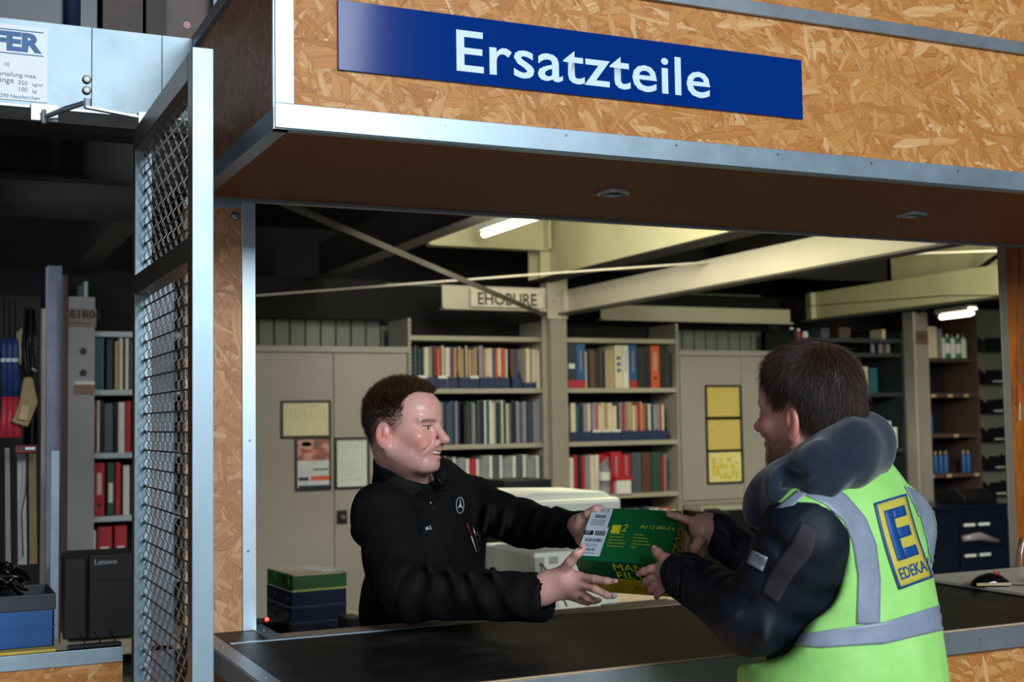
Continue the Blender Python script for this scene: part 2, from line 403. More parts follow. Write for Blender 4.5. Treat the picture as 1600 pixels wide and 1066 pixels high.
# left low counter with strand board front
lc = thing('side_counter', 'low counter of strand board with aluminium edge left of the mesh gate', 'counter', (0, 3.2, 0))
B('front_panel', OSB_F, lc, -1.6, .44, 3.155, 3.175, 0, 1.1)
B('edge_strip', ALU_H, lc, -1.6, .44, 3.148, 3.155, 1.066, 1.101, .001)
B('counter_top', CREAM, lc, -1.6, .31, 3.155, 3.6, 1.08, 1.1, .001); B('counter_top', CREAM, lc, .31, .44, 3.155, 3.27, 1.08, 1.1, .001)

# mesh gate swung open, square to the hatch wall
gate = thing('mesh_gate', 'tall open steel gate with wavy wire mesh left of the counter', 'gate', (.485, 2.42, 0))
gx0, gx1, gy0, gy1 = .462, .502, 2.42, 3.17
B('near_stile', BRONZE, gate, gx0, gx1, gy0, gy0 + .045, .02, 2.345, .003)
B('near_stile_face', alu('painted_lit_stile', (120, 120, 3), 'a2b8c4', .45), gate, gx0, gx1, gy0 - .002, gy0, .02, 2.345, .002)  # daylight on the stile front put into a brighter face plate
B('far_stile', BRONZE, gate, gx0, gx1, gy1 - .03, gy1, .02, 2.345, .003)
B('far_stile_face', alu('painted_lit_stile_2', (120, 120, 3), 'a2b8c4', .45), gate, gx0 + .002, gx1, gy1 - .032, gy1 - .03, .02, 2.3)  # lit inner side of the far stile, brightness put into the colour
B('top_rail', BRONZE, gate, gx0, gx1, gy0 + .045, gy1 - .03, 2.29, 2.345, .003)
B('middle_rail', BRONZE, gate, gx0, gx1, gy0 + .045, gy1 - .03, 1.937, 1.985, .003)
B('bottom_rail', BRONZE, gate, gx0, gx1, gy0 + .045, gy1 - .03, .02, .07, .003)
def wires(z0, z1):
    nR = int(round((z1 - z0) / .043)); lam = .043
    meshes = []
    for ph in (0, 1):
        mb = MB(); P = []
        N = int((z1 - z0) / lam * 8)
        for i in range(N + 1):
            z = z0 + (z1 - z0) * i / N
            P.append(((.0052 if ph else -.0052) * math.cos(2 * math.pi * (z - z0) / lam), 0, z))
        mb.tube(P, .00155, 5, False); m = mb.mesh('wire'); m.materials.append(WIRE)
        for p in m.polygons: p.use_smooth = True
        meshes.append(m)
    y = gy0 + .06; i = 0
    while y < gy1 - .04:
        o = link('wire', meshes[i % 2], gate); o.location = (.485, y, 0)
        y += .0315; i += 1
    m = MB().tube([(0, gy0 + .04, 0), (0, gy1 - .045, 0)], .0021, 6).mesh('rod'); m.materials.append(WIRE_D)
    k = MB().lathe([(.004, 0), (.005, .002), (.004, .005)], (0, 0, 0), 8, 'y').mesh('rod_end'); k.materials.append(WIRE_D)
    for j in range(1, nR + 1):
        z = z0 + (j - .25) * lam
        if z > z1 - .005: break
        o = link('rod', m, gate); o.location = (.485, 0, z)
        q = link('rod_end', k, o); q.location = (0, gy1 - .05, 0); q.matrix_parent_inverse = Matrix.Identity(4)
wires(.07, 1.937); wires(1.985, 2.29)

# steel rack beam with its load plate, over the left opening
t = NT('pale_galvanised'); n2 = t.noise(t.coord(), 6, 6, .7); n3 = t.noise(t.coord((1, 1, 1)), 2.5, 4, .7)
t.set(Base_Color=t.ramp(t.math('MULTIPLY', t.math('ADD', n2, n3), .5), st((.3, '74868f'), (.5, '90a4ae'), (.7, '9cafb8'))), Metallic=.3, Roughness=.42); GALV = t.m
rb = thing('rack_beam', 'wide pale galvanised rack beam above the left opening', 'beam', (-.4, 3.2, 2.39))
for a, b_ in ((-2.2, .3675), (.3685, .5355), (.5365, .62)):
    B('beam_section', GALV, rb, a, b_, 3.2, 3.26, 2.394, 2.6, .0008)
B('lower_flange', STEEL, rb, -2.2, .62, 3.2, 3.34, 2.388, 2.394)
for z in (2.468, 2.441):
    MB().lathe([(.0105, 3.2), (.0105, 3.196), (.0085, 3.194)], (.356, 0, z), 18, 'y').build('button', BLK, rb)
    MB().lathe([(.0075, 3.194), (.0075, 3.190), (.004, 3.189)], (.356, 0, z), 18, 'y').build('button_cap', WHT, rb)
pl = thing('load_sign', 'white load rating plate with blue logo on the rack beam', 'sign', (.2, 3.199, 2.4))
B('plate', plain('white_plate', 'e9f1f2', .4, 0, .02), pl, -.05, .265, 3.1965, 3.1995, 2.402, 2.584)
BLUEI = plain('blue_print', '1f5f96', .5); INK = plain('grey_print', '5b6a70', .5)
B('printed_rule', BLUEI, pl, -.04, .256, 3.1958, 3.1965, 2.5705, 2.573); B('printed_rule', BLUEI, pl, -.04, .256, 3.1958, 3.1965, 2.513, 2.5155)
put_text('lettering', 'SCHÄFER', BLUEI, pl, (-.035, 3.1962, 2.5195), (1, 0, 0), (0, 0, 1), w=.288, h=.058, bold=.05)
for s_, x_, z_, h_ in (('10', .17, 2.482, .011), ('Feldlast bei gleichm. Verteilung max.', -.02, 2.458, .012), ('je Felglänge', .075, 2.438, .012), ('350', .2, 2.440, .012), ('kg/m²', .232, 2.437, .012),
                       ('100', .202, 2.424, .012), ('kg', .232, 2.421, .0115), ('SSI 57290 Neunkirchen', .1, 2.4065, .0085)):
    if h_ == .012 and len(s_) > 12: put_text('lettering', s_, INK, pl, (.02, 3.1962, z_ - .003), (1, 0, 0), (0, 0, 1), w=.222)
    elif s_.startswith('SSI'): put_text('lettering', s_, BLUEI, pl, (.13, 3.1962, z_), (1, 0, 0), (0, 0, 1), w=.118)
    elif s_.startswith('je'): put_text('lettering', s_, INK, pl, (.1, 3.1962, z_), (1, 0, 0), (0, 0, 1), w=.09)
    else: put_text('lettering', s_, INK, pl, (x_, 3.1962, z_), (1, 0, 0), (0, 0, 1), h=h_ * .85)
stay = thing('gate_stay', 'hinged steel stay arm linking the rack beam to the gate top', 'stay', (.3, 3.18, 2.36))
B('bracket', STEEL, stay, .228, .29, 3.185, 3.2, 2.355, 2.396, .001)
MB().tube([(.256, 3.17, 2.345), (.256, 3.17, 2.378)], .006, 10).build('pivot', SCREW, stay)
MB().tube([(.262, 3.165, 2.362), (.30, 3.13, 2.374), (.345, 3.1, 2.388)], [.006, .0075, .006], 8).build('arm', SCREW, stay)
MB().tube([(.347, 3.1, 2.374), (.347, 3.1, 2.396)], .009, 12).build('pivot', STEEL, stay)
MB().obox((.409, 3.1, 2.368), (.994, 0, -.11), (0, 1, 0), (.11, 0, .994), .066, .009, .0025).build('link_bar', STEEL, stay)
B('clip', STEEL, stay, .463, .50, 3.09, 3.12, 2.345, 2.375, .001)
# things stored on top of the beam
o = B('storage_crate', plain('slate_blue_crate', '1a222e', .4), None, -.25, .395, 3.3, 3.8, 2.62, 3.1, .004); tag(o, 'dark slate blue crate on top of the rack beam, at the left', 'crate')
o = MB().tube([(.33, 3.28, 2.61), (.33, 3.28, 3.1)], .02, 14).build('steel_pipe', plain('blue_pipe', '33415a', .3, .5), None, 0, True); tag(o, 'dark blue round pipe standing before the slate crate above the beam', 'pipe')
bx = thing('cardboard_box', 'plain brown cardboard box on the beam, left of the dark gap', 'box', (.5, 3.5, 2.61)); B('carton', plain('brown_card', '544943', .7), bx, .405, .505, 3.3, 3.8, 2.605, 3.1, .002)
o = B('rack_upright', plain('brown_upright', '2a1d19', .6), None, .51, .56, 3.28, 3.34, 2.604, 3.2); tag(o, 'dark brown upright between the two cardboard boxes above the beam', 'post')
bx = thing('cardboard_box', 'taller brown cardboard box with small round red sticker above the beam', 'box', (.64, 3.5, 2.61)); B('carton', plain('grey_card', '6b5e58', .7), bx, .562, .69, 3.3, 3.8, 2.604, 3.1, .002)
stk = MB().lathe([(.0085, 3.2995), (.0085, 3.2985)], (.616, 0, 2.665), 20, 'y').build('sticker', plain('sticker_rim', 'e9d5d5', .5), bx)
MB().lathe([(.007, 3.2985), (.007, 3.298)], (.616, 0, 2.665), 20, 'y').build('sticker_disc', plain('sticker_red', 'd2505c', .5), stk)
m = put_text('sticker_text', 'co', plain('sticker_ink', 'f0d8d8', .5), stk, (.6115, 3.2978, 2.6625), (1, 0, 0), (0, 0, 1), w=.009)
o = MB().box(.675, .69, 3.25, 3.27, 2.6, 3.2).build('slim_upright', plain('slate_upright', '56677a', .4, .4), None); tag(o, 'slim slate grey upright beside the pale panel top left', 'post')
o = B('pale_panel', plain('pale_cyan_panel', 'b9dbe6', .5, 0, .03), None, .705, .76, 3.29, 3.31, 2.6, 3.2); tag(o, 'pale cyan panel standing above the header return', 'panel')
o = B('wood_batten', WOODE, None, .762, .80, 3.3, 3.33, 2.6, 3.2); tag(o, 'raw wood batten right of the pale cyan panel', 'batten')
# ---------------------------------------------------------------- storeroom: beams and bracing
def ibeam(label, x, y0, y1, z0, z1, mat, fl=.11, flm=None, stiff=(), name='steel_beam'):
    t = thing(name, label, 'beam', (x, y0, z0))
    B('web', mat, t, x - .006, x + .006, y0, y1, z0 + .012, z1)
    B('lower_flange', flm or mat, t, x - fl / 2, x + fl / 2, y0, y1, z0, z0 + .012)  # flm gives a darker flange: shade of the underside put into the colour
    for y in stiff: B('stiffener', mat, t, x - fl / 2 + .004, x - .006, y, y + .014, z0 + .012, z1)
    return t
def xbeam(label, x0, x1, y, z0, z1, mat, name='cross_beam'):
    t = thing(name, label, 'beam', (x0, y, z0))
    B('web', mat, t, x0, x1, y, y + .01, z0 + .01, z1); B('lower_flange', mat, t, x0, x1, y - .04, y + .05, z0, z0 + .01)
    return t
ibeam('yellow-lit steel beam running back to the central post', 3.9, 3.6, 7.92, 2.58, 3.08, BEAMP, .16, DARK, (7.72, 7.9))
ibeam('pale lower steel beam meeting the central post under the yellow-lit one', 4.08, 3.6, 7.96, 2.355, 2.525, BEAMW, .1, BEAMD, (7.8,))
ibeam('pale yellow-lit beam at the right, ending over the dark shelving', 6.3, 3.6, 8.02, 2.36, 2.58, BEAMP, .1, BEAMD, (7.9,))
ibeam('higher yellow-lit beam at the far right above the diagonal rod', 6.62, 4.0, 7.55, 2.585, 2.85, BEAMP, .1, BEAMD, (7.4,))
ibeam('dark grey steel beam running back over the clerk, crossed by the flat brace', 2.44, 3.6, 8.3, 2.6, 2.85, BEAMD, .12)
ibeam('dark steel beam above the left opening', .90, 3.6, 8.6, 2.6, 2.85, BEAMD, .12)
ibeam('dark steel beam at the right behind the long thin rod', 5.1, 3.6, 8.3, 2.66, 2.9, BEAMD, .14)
t = xbeam('pale cross beam behind the stencilled board', 3.1, 3.86, 7.72, 2.36, 2.52, BEAMW)
t = xbeam('pale cross beam above the right steel cabinet', 4.5, 6.2, 8.1, 2.345, 2.46, BEAMW)
t = xbeam('small pale cross beam behind the bare fluorescent tube', 3.0, 3.86, 7.7, 2.775, 3.0, BEAMP); B('end_plate', BEAMP, t, 3.84, 3.86, 7.62, 7.72, 2.78, 3.0)
xbeam('dark strip standing in for the shade over the left steel cabinet', -1, 2.95, 8.4, 2.34, 2.62, DARK)  # added strip, its near-black stands for the unlit void above the cladding
xbeam('dark cross beam between the two pale beams at the right', 4.2, 8.6, 7.4, 2.62, 3.0, DARK)
xbeam('dark strip standing in for the shade over the bookshelves', 2.95, 9.0, 8.5, 2.32, 2.6, DARK)  # added strip, continues the painted dark void to the right
for i, y in enumerate((3.7, 4.5, 5.3)):
    xbeam(['nearest', 'middle', 'farthest'][i] + ' of the three dark beams over the left opening', -2.5, .84, y, 2.46, 2.6, plain('rusty_dark', '2b241d', .6), 'dark_joist')
def bar(name, label, cat, a, b, wd, th, mat, up=(0, 0, 1)):
    a, b = Vector(a), Vector(b); d = (b - a).normalized(); s_ = d.cross(Vector(up)).normalized(); u = s_.cross(d)
    o = MB().obox((a + b) / 2, d, s_, u, (b - a).length / 2, th / 2, wd / 2).build(name, mat); return tag(o, label, cat)
bar('flat_brace', 'long flat steel brace slanting down to the central post', 'brace', ony(436, 314, 5.1), ony(850, 492, 7.66), .03, .008, BEAMD)
MBt = MB().tube([ony(400, 462, 7.2), ony(850, 428, 6.6), ony(1180, 405, 5.9), ony(1560, 392, 5.2)], .0065, 8).build('tension_rod', BEAMW); tag(MBt, 'long thin steel rod crossing under the beams', 'rod')
tag(MB().tube([ony(1436, 488, 7.3), ony(1575, 388, 6.0)], .016, 8).build('diagonal_rod', BLK), 'dark diagonal rod before the yellow-lit beams at far right', 'rod')
tag(MB().tube([ony(1243, 480, 7.6), ony(1480, 462, 6.3), ony(1575, 462, 5.6)], .004, 6).build('cable', BLK), 'thin dark cable strung under the right beam', 'cable')
TUBE = plain('lamp_tube_glow', 'fffbe0', .4, emit=('fff7c8', 9)); TUBE2 = plain('lamp_tube_glow_warm', 'ffe9d0', .4, emit=('ffeed8', 5))
def lampfix(label, a, b, r=.019, mat=None):
    t = thing('fluorescent_lamp', label, 'lamp', a)
    a, b = Vector(a), Vector(b); d = (b - a).normalized()
    MB().tube([a, a + d * .01, b - d * .01, b], [r * .7, r, r, r * .7], 12).build('tube', mat or TUBE, t, 0, True)
    MB().tube([a - d * .03, a], r * .75, 10).build('cap', WHT, t); MB().tube([b, b + d * .03], r * .75, 10).build('cap', WHT, t)
    up = Vector((0, 0, .045)); s_ = Vector((0, 0, 1)).cross(d).normalized()
    MB().obox((a + b) / 2 + up, d, s_, s_.cross(d), (b - a).length / 2 + .04, .03, .018).build('housing', WHT, t)
    for e in (a.lerp(b, .1), a.lerp(b, .9)): MB().tube([e + up, (e[0], e[1], 3.1)], .003, 5).build('hanger', BLK, t)
lampfix('bare glowing fluorescent tube just under the soffit edge', ony(755, 367, 7.35), ony(862, 331, 6.5))
lampfix('glowing fluorescent tube over the bottle shelves at far right', ony(1470, 496, 7.75), ony(1517, 490, 7.3), .02, TUBE2)
# central post
cp = thing('steel_post', 'grey steel post between the two open bookshelves', 'post', (4.0, 7.93, 0))
x0 = ony(851, 600, 7.9)[0]; x1 = ony(887, 600, 7.9)[0]
B('web', POSTM, cp, x0 + .045, x1, 7.9, 7.915, 0, 2.58); B('flange', POSTM, cp, x0, x0 + .045, 7.93, 7.94, 0, 2.58); B('flange', POSTM, cp, x0 + .04, x0 + .05, 7.9, 8.0, 0, 2.58)
B('head_plate', BEAMW, cp, x0 + .02, x1, 7.88, 7.9, 2.33, 2.62)
for z in (2.45,): screws(cp, [(x0 + .07, 7.879, z), (x1 - .03, 7.879, z)], (0, -1, 0), .012)
sb = thing('stencil_board', 'pale board with stencilled capitals hung on the cross beam', 'sign', (3.5, 7.7, 2.4))
a = ony(733, 478, 7.7); b_ = ony(846, 478, 7.7)
B('board', plain('pale_card_board', 'cfc6b2', .6), sb, a[0], b_[0], 7.67, 7.68, 2.378, 2.50, .001)
put_text('lettering', 'EHOBURE', plain('stencil_ink', '3a332b', .7), sb, (a[0] + .05, 7.669, 2.39), (1, 0, 0), (0, 0, 1), w=b_[0] - a[0] - .1, h=.085, bold=.02)

# ---------------------------------------------------------------- cabinets and shelving
YB = 8.0
def cabinet(label, x0, x1, z0, z1, split, hx, hz, nm='steel_cabinet'):
    t = thing(nm, label, 'cabinet', ((x0 + x1) / 2, YB, z0))
    B('body', CABM, t, x0, x1, YB + .02, YB + .45, z0, z1, .003)
    B('cornice', CABM, t, x0 - .004, x1 + .004, YB - .008, YB + .02, z1 - .035, z1 + .006, .002)
    for a, b in ((x0 + .004, split - .002), (split + .002, x1 - .004)):
        B('door', CABM, t, a, b, YB, YB + .02, z0 + .03, z1 - .04, .003)
    h = B('lock_plate', BLK, t, hx - .035, hx + .035, YB - .012, YB, hz - .045, hz + .045, .01)
    MB().tube([(hx, YB - .012, hz), (hx, YB - .035, hz)], .014, 12).build('knob', SCREW if x0 < 3 else BLK, h)
    return t
cabinet('grey two-door steel cabinet with framed notices behind the clerk', 1.90, 2.955, 0, 2.12, 2.44, ony(534, 808, YB)[0], ony(534, 808, YB)[2])
cabinet('grey two-door steel cabinet with three yellow sheets right of the bookshelves', 5.10, 6.15, .98, 2.12, ony(1159, 600, YB)[0], ony(1176, 779, YB)[0], ony(1176, 779, YB)[2])
t = thing('low_cabinet', 'dark low cabinet under the right steel cabinet', 'cabinet', (5.6, 8, 0)); B('body', BLK, t, 5.12, 6.13, 7.8, 8.4, 0, .945); B('top', SHELFM, t, 5.11, 6.14, 7.77, 8.4, .945, .978, .004)
SZ = [2.205, 1.845, 1.463, 1.083, .70]
def shelving(label, x0, x1, zs, mat, nm='steel_shelving', slot=True, top=2.32):
    t = thing(nm, label, 'shelf', ((x0 + x1) / 2, YB, 0))
    for z in zs: B('shelf', mat, t, x0, x1, YB, YB + .36, z - .032, z, .002)
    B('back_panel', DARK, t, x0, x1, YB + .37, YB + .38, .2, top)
    for x in (x0, x1):
        u = B('upright', mat, t, x - .018, x + .002, YB - .012, YB + .38, 0, top, .001)
        if slot:
            k = MB(); z = .9
            while z < top - .03: k.box(x - .012, x - .005, YB - .0135, YB - .0115, z, z + .012); z += .03
            k.build('slots', BLK, u)['kind'] = 'stuff'
    return t
shelving('open steel bookshelf left of the central post', 2.975, 3.985, SZ, SHELFM)
shelving('open steel bookshelf right of the central post', 4.15, 5.085, SZ, SHELFM)
PAL = dict(cream='d8cdb0', white='dcdcd4', tan='b39a72', orange='d0572a', red='b3202a', blue='1f4f86', navy='16233f', teal='1e5a66', grey='8b8c8c', lilac='8f8c9c', dark='17181b', green='2c4a38', brown='5a3b2c', yellow='d8c23a', slate='4a5560')
CM = {k: plain('cover_' + k, v, .45, 0, .06) for k, v in PAL.items()}
PAGES = plain('page_block', 'e0dccb', .8)
CNAME = dict(cream='cream', white='white', tan='tan', orange='orange', red='red', blue='blue', navy='navy', teal='teal', grey='grey', lilac='lilac grey', dark='black', green='dark green', brown='brown', yellow='yellow', slate='slate grey')
def book_mesh(wd, h, d, mat, nm):
    mb = MB(); c = .0015
    mb.prism([(0, 0), (0, -d), (-.0, -d), (wd * .15, -d - min(.004, wd * .2)), (wd * .85, -d - min(.004, wd * .2)), (wd, -d), (wd, 0), (wd - c, 0), (wd - c, -d + c), (c, -d + c), (c, 0)], 'z', 0, h)
    n0 = len(mb.f); mb.box(c, wd - c, -d + c, -.004, .003, h - .004)
    m = bpy.data.meshes.new(nm); m.from_pydata(mb.v, [], mb.f); m.materials.append(mat); m.materials.append(PAGES)
    for i, p in enumerate(m.polygons): p.material_index = 1 if i >= n0 else 0
    return m
def book(x, wd, z, h, colr, where, count, group, nm='magazine', y=YB + .03, d=.2, lean=0.0):
    count[colr] = count.get(colr, 0) + 1
    m = book_mesh(wd, h, d, CM[colr], nm)
    o = bpy.data.objects.new(nm, m); COL.objects.link(o); o.location = (x, y + d, z); o.rotation_euler = (0, lean, 0)
    tag(o, f"{ORD[count[colr] - 1]} {CNAME[colr]} {nm} from the left, {where}", 'book' if nm != 'ring_binder' else 'binder', group)
    return o
def px2x(px, y=YB): return ony(px, 640, y)[0]
def magbox(x0, x1, z, where, i, lab=False, h=.075):
    t = thing('magazine_box', f"{ORD[i]} blue open magazine box from the left, {where}", 'box', (x0, YB, z), 'blue magazine boxes')
    B('front_lip', NAVY, t, x0, x1, YB + .004, YB + .012, z, z + h, .001)
    for xx in (x0, x1 - .003): MB().prism([(YB + .012, z), (YB + .26, z), (YB + .26, z + .28), (YB + .2, z + .28), (YB + .012, z + h)], 'x', xx, xx + .003).build('side_panel', NAVY, t)
    if lab: B('index_tab', WHT, t, x0 + .004, x1 - .004, YB, YB + .004, z + h - .006, z + h + .012)
def row(spec, z, where, group, scale, off, hdef=.24, nm='magazine', y=YB + .03, yp=YB, seed=1, d=.2):
    """spec: (start, end, colour[, height]) in zoomed picture units"""
    rnd = random.Random(seed); cnt = {}; out = []; last = -9
    for s_ in spec:
        a, b, c = s_[:3]; h = s_[3] if len(s_) > 3 else hdef * rnd.uniform(.94, 1.04)
        x0 = max(px2x(a / scale + off, yp), last + .0004); x1 = px2x(b / scale + off, yp)
        if x1 - x0 < .003: x1 = x0 + .003
        out.append(book(x0, x1 - x0 - .0006, z, h, c, where, cnt, group, nm, y, d)); last = x1
    return out
def fill(a, b, wmin, wmax, pal, seed, gap=.12):
    rnd = random.Random(seed); x = a; out = []
    while x < b - wmin:
        w_ = rnd.uniform(wmin, wmax)
        if rnd.random() > gap: out.append((x, min(x + w_, b), rnd.choice(pal)))
        x += w_ + .01
    return out
Z1, Z2, Z3, Z4 = SZ[1] + .001, SZ[2] + .001, SZ[3] + .001, SZ[4] + .001
r11 = [(122, 160, 'navy'), (162, 182, 'slate'), (184, 202, 'dark'), (203, 218, 'teal'), (222, 240, 'dark'), (245, 284, 'cream'), (286, 312, 'grey'), (318, 346, 'brown'), (350, 380, 'orange'), (382, 392, 'teal'), (393, 410, 'cream'),
       (420, 462, 'cream'), (464, 480, 'blue'), (482, 494, 'red'), (495, 516, 'tan'), (530, 553, 'tan'), (555, 577, 'tan'), (580, 592, 'dark'), (594, 606, 'cream'), (614, 640, 'tan'), (648, 664, 'tan'), (668, 686, 'tan'),
       (704, 738, 'lilac'), (745, 764, 'tan'), (766, 790, 'cream'), (791, 815, 'cream'), (818, 836, 'blue'), (840, 860, 'orange'), (862, 890, 'cream'), (898, 920, 'orange'), (930, 942, 'white'), (968, 1010, 'brown'), (1012, 1032, 'blue'), (1098, 1130, 'cream'), (1150, 1185, 'cream'), (1187, 1212, 'cream')]
row(r11, Z1, 'upper shelf left of the post', 'magazines on the upper left shelf', 5.33, 620, .285)
for i, (a, b) in enumerate([(125, 168), (170, 258), (260, 344), (346, 428), (440, 518), (528, 608), (610, 692), (700, 778), (780, 866), (868, 946), (968, 1046), (1060, 1168)]):
    magbox(px2x(a / 5.33 + 620), px2x(b / 5.33 + 620), Z1, 'upper shelf left of the post', i, i in (1, 3, 6), .075 if i < 11 else .04)
r21 = [(s_[0], s_[1], s_[2]) for s_ in fill(640, 848, 2.4, 5.5, ['dark', 'dark', 'slate', 'grey', 'navy', 'white', 'green', 'lilac', 'dark', 'slate', 'cream', 'teal', 'grey'], 5, .06)] + []
row(r21, Z2, 'middle shelf left of the post', 'manuals on the middle left shelf', 1, 0, .29, seed=3)
r31 = []
x = 645; k = 0
while x < 846:
    wd = [11, 5, 10, 4, 3.5][k % 5]; r31.append((x, min(x + wd, 848), ['grey', 'white', 'slate', 'white', 'lilac'][k % 5] if k != 12 else 'red')); x += wd + .6; k += 1
row(r31, Z3, 'third shelf left of the post', 'wide folders on the third left shelf', 1, 0, .29, 'folder', seed=4)
# right bay, upper shelf: ring binders seen one by one
def binder(px0, px1, z, h, colr, label, base=None, extra=None, y=YB + .02, yp=YB, off=880, sc=5.33, dd=.27):
    x0, x1 = px2x(px0 / sc + off, yp), px2x(px1 / sc + off, yp)
    t = thing('ring_binder', label, 'binder', (x0, y, z)); m = CM[colr]; w_ = x1 - x0 - .002
    B('spine', m, t, x0, x0 + w_, y, y + .003, z, z + h, .0008)
    B('cover', m, t, x0, x0 + .003, y + .003, y + dd, z, z + h); B('cover', m, t, x0 + w_ - .003, x0 + w_, y + .003, y + dd, z, z + h)
    B('paper_block', PAGES, t, x0 + .005, x0 + w_ - .005, y + .02, y + dd - .01, z + .004, z + h - .02)
    if base: B('spine_foot', CM[base], t, x0, x0 + w_, y - .001, y, z, z + .055)
    if extra == 'squares':
        for q in range(3): B('blue_square', CM['blue'], t, x0 + w_ * .25, x0 + w_ * .75, y - .001, y, z + .115 + q * .045, z + .14 + q * .045)
    elif extra == 'hole':
        MB().lathe([(.012, 0), (.012, .0015), (.007, .0015)], (0, 0, 0), 14).build('finger_ring', BLK, t); place(LAST[0], (x0 + w_ / 2, y, z + .07), (0, -1, 0))
        B('spine_label', CM['tan' if colr == 'orange' else 'white'], t, x0 + w_ * .3, x0 + w_ * .7, y - .001, y, z + .13, z + .26)
    elif extra == 'stripe': B('spine_label', CM['lilac'], t, x0 + w_ * .42, x0 + w_ * .58, y - .001, y, z + .12, z + .27)
    elif extra == 'patch': B('spine_label', CM['white'], t, x0 + w_ * .12, x0 + w_ * .85, y - .001, y, z + .14, z + .175)
    elif extra == 'label': B('spine_label', CM['white'], t, x0 + w_ * .2, x0 + w_ * .8, y - .001, y, z + h * .25, z + h * .62)
    return t
UP = 'upper shelf right of the post'
binder(32, 52, Z1, .31, 'navy', 'navy binder with red foot pressed against the central post', 'red')
binder(54, 126, Z1, .32, 'navy', 'navy binder with white patch and red foot, ' + UP, 'red', 'patch')
binder(128, 204, Z1, .32, 'blue', 'blue binder with fine spine print and red foot, ' + UP, 'red', 'stripe')
binder(450, 514, Z1, .31, 'cream', 'cream binder with three blue squares on the spine', None, 'squares')
binder(518, 566, Z1, .31, 'white', 'narrow white binder beside the one with blue squares', None, 'stripe')
binder(572, 634, Z1, .315, 'blue', 'blue binder with red foot left of the black binders', 'red', 'stripe')
binder(752, 824, Z1, .31, 'orange', 'bright orange binder with finger hole on the upper shelf', None, 'hole')
binder(638, 706, Z1, .30, 'dark', 'black binder directly right of the blue one with red foot')
binder(708, 750, Z1, .305, 'dark', 'black binder directly left of the bright orange one')
binder(828, 880, Z1, .30, 'dark', 'black binder directly right of the bright orange one')
row([(206, 218, 'cream'), (220, 250, 'dark'), (252, 292, 'brown'), (296, 330, 'dark'), (332, 376, 'dark'), (378, 386, 'cream'), (390, 412, 'tan'), (414, 446, 'tan'), (884, 930, 'dark')], Z1, UP, 'thin folders on the upper right shelf', 5.33, 880, .275, 'folder')
r22 = [(42, 62, 'cream'), (66, 76, 'dark'), (78, 120, 'cream'), (122, 146, 'teal'), (148, 180, 'navy'), (184, 212, 'lilac'), (218, 244, 'cream'), (256, 290, 'lilac'), (292, 308, 'orange'), (310, 334, 'cream'), (336, 358, 'cream'), (362, 386, 'tan'), (388, 424, 'cream'), (426, 462, 'cream'), (466, 478, 'dark'), (482, 506, 'grey'), (508, 528, 'red'), (530, 548, 'grey'), (552, 590, 'tan'), (594, 614, 'cream'), (618, 634, 'tan'), (636, 658, 'red'), (660, 676, 'tan'), (678, 698, 'orange'), (702, 722, 'teal'), (724, 746, 'cream'), (750, 766, 'navy'), (768, 796, 'lilac'), (798, 820, 'grey'), (822, 836, 'red'), (838, 856, 'cream')]
row(r22, Z2, 'middle shelf right of the post', 'magazines on the middle right shelf', 5.33, 880, .27)
for i, (a, b) in enumerate([(42, 148), (150, 238), (240, 318), (320, 398), (400, 480), (484, 560), (562, 634), (636, 714), (716, 790), (792, 872)]):
    magbox(px2x(a / 5.33 + 880), px2x(b / 5.33 + 880), Z2, 'middle shelf right of the post', i, i in (2, 3, 4), .07)
TH = 'third shelf right of the post'
row([(835, 870, 'white'), (874, 892, 'red'), (894, 918, 'dark'), (920, 938, 'red'), (942, 972, 'grey'), (974, 1002, 'cream'), (1006, 1030, 'white'), (1034, 1060, 'red'), (1062, 1090, 'lilac')], Z3, TH, 'mixed folders on the third right shelf', 4, 680, .28, 'folder')
binder(1100, 1168, Z3, .3, 'red', 'bright red binder behind the plastic bottle, ' + TH, off=680, sc=4, extra='stripe')
binder(1170, 1224, Z3, .28, 'red', 'darker red binder right of the bright red one, ' + TH, off=680, sc=4, extra='stripe')
for i, (a, b) in enumerate([(1232, 1290), (1294, 1352), (1356, 1414)]): binder(a, b, Z3, .29, ['slate', 'brown', 'green'][i], ['slate grey', 'brown black', 'dark green'][i] + ' binder, ' + TH, off=680, sc=4)
row([(1420, 1436, 'red'), (1438, 1450, 'grey')], Z3, TH + ' at its right end', 'thin folders at the right end', 4, 680, .27, 'folder')
row(fill(962, 1056, 3, 6, ['white', 'grey', 'orange', 'cream', 'dark', 'lilac', 'teal', 'white'], 9, .05), Z4, 'lowest shelf behind the green box', 'booklets on the lowest shelf', 1, 0, .26, 'booklet')
# bottle and white carton in front of the folders
CLEAR = plain('clear_plastic', 'dfe6e2', .08, trans=.85, var=.02)
bt = thing('plastic_bottle', 'clear plastic bottle with red cap and white label on the shelf', 'bottle', (px2x(942), 7.96, Z3)); bx_, by_ = px2x(942) - .0, 8.02
MB().lathe([(.034, 0), (.038, .01), (.036, .09), (.038, .17), (.03, .21), (.013, .24), (.013, .25)], (bx_, by_ - .03, Z3), 18).build('bottle_body', CLEAR, bt, 0, True)
MB().lathe([(.0385, .10), (.0388, .101), (.0388, .16), (.0385, .161)], (bx_, by_ - .03, Z3), 18).build('label', WHT, bt); MB().lathe([(.017, .25), (.017, .27), (.012, .275)], (bx_, by_ - .03, Z3), 14).build('cap', CM['red'], bt)
c = thing('glue_carton', 'small white and red carton standing before the red binders', 'box', (px2x(970), 7.98, Z3)); B('carton', WHT, c, px2x(959), px2x(981), 7.975, 8.015, Z3, Z3 + .095, .001); B('red_band', CM['red'], c, px2x(957), px2x(983), 7.973, 8.016, Z3 + .095, Z3 + .125)

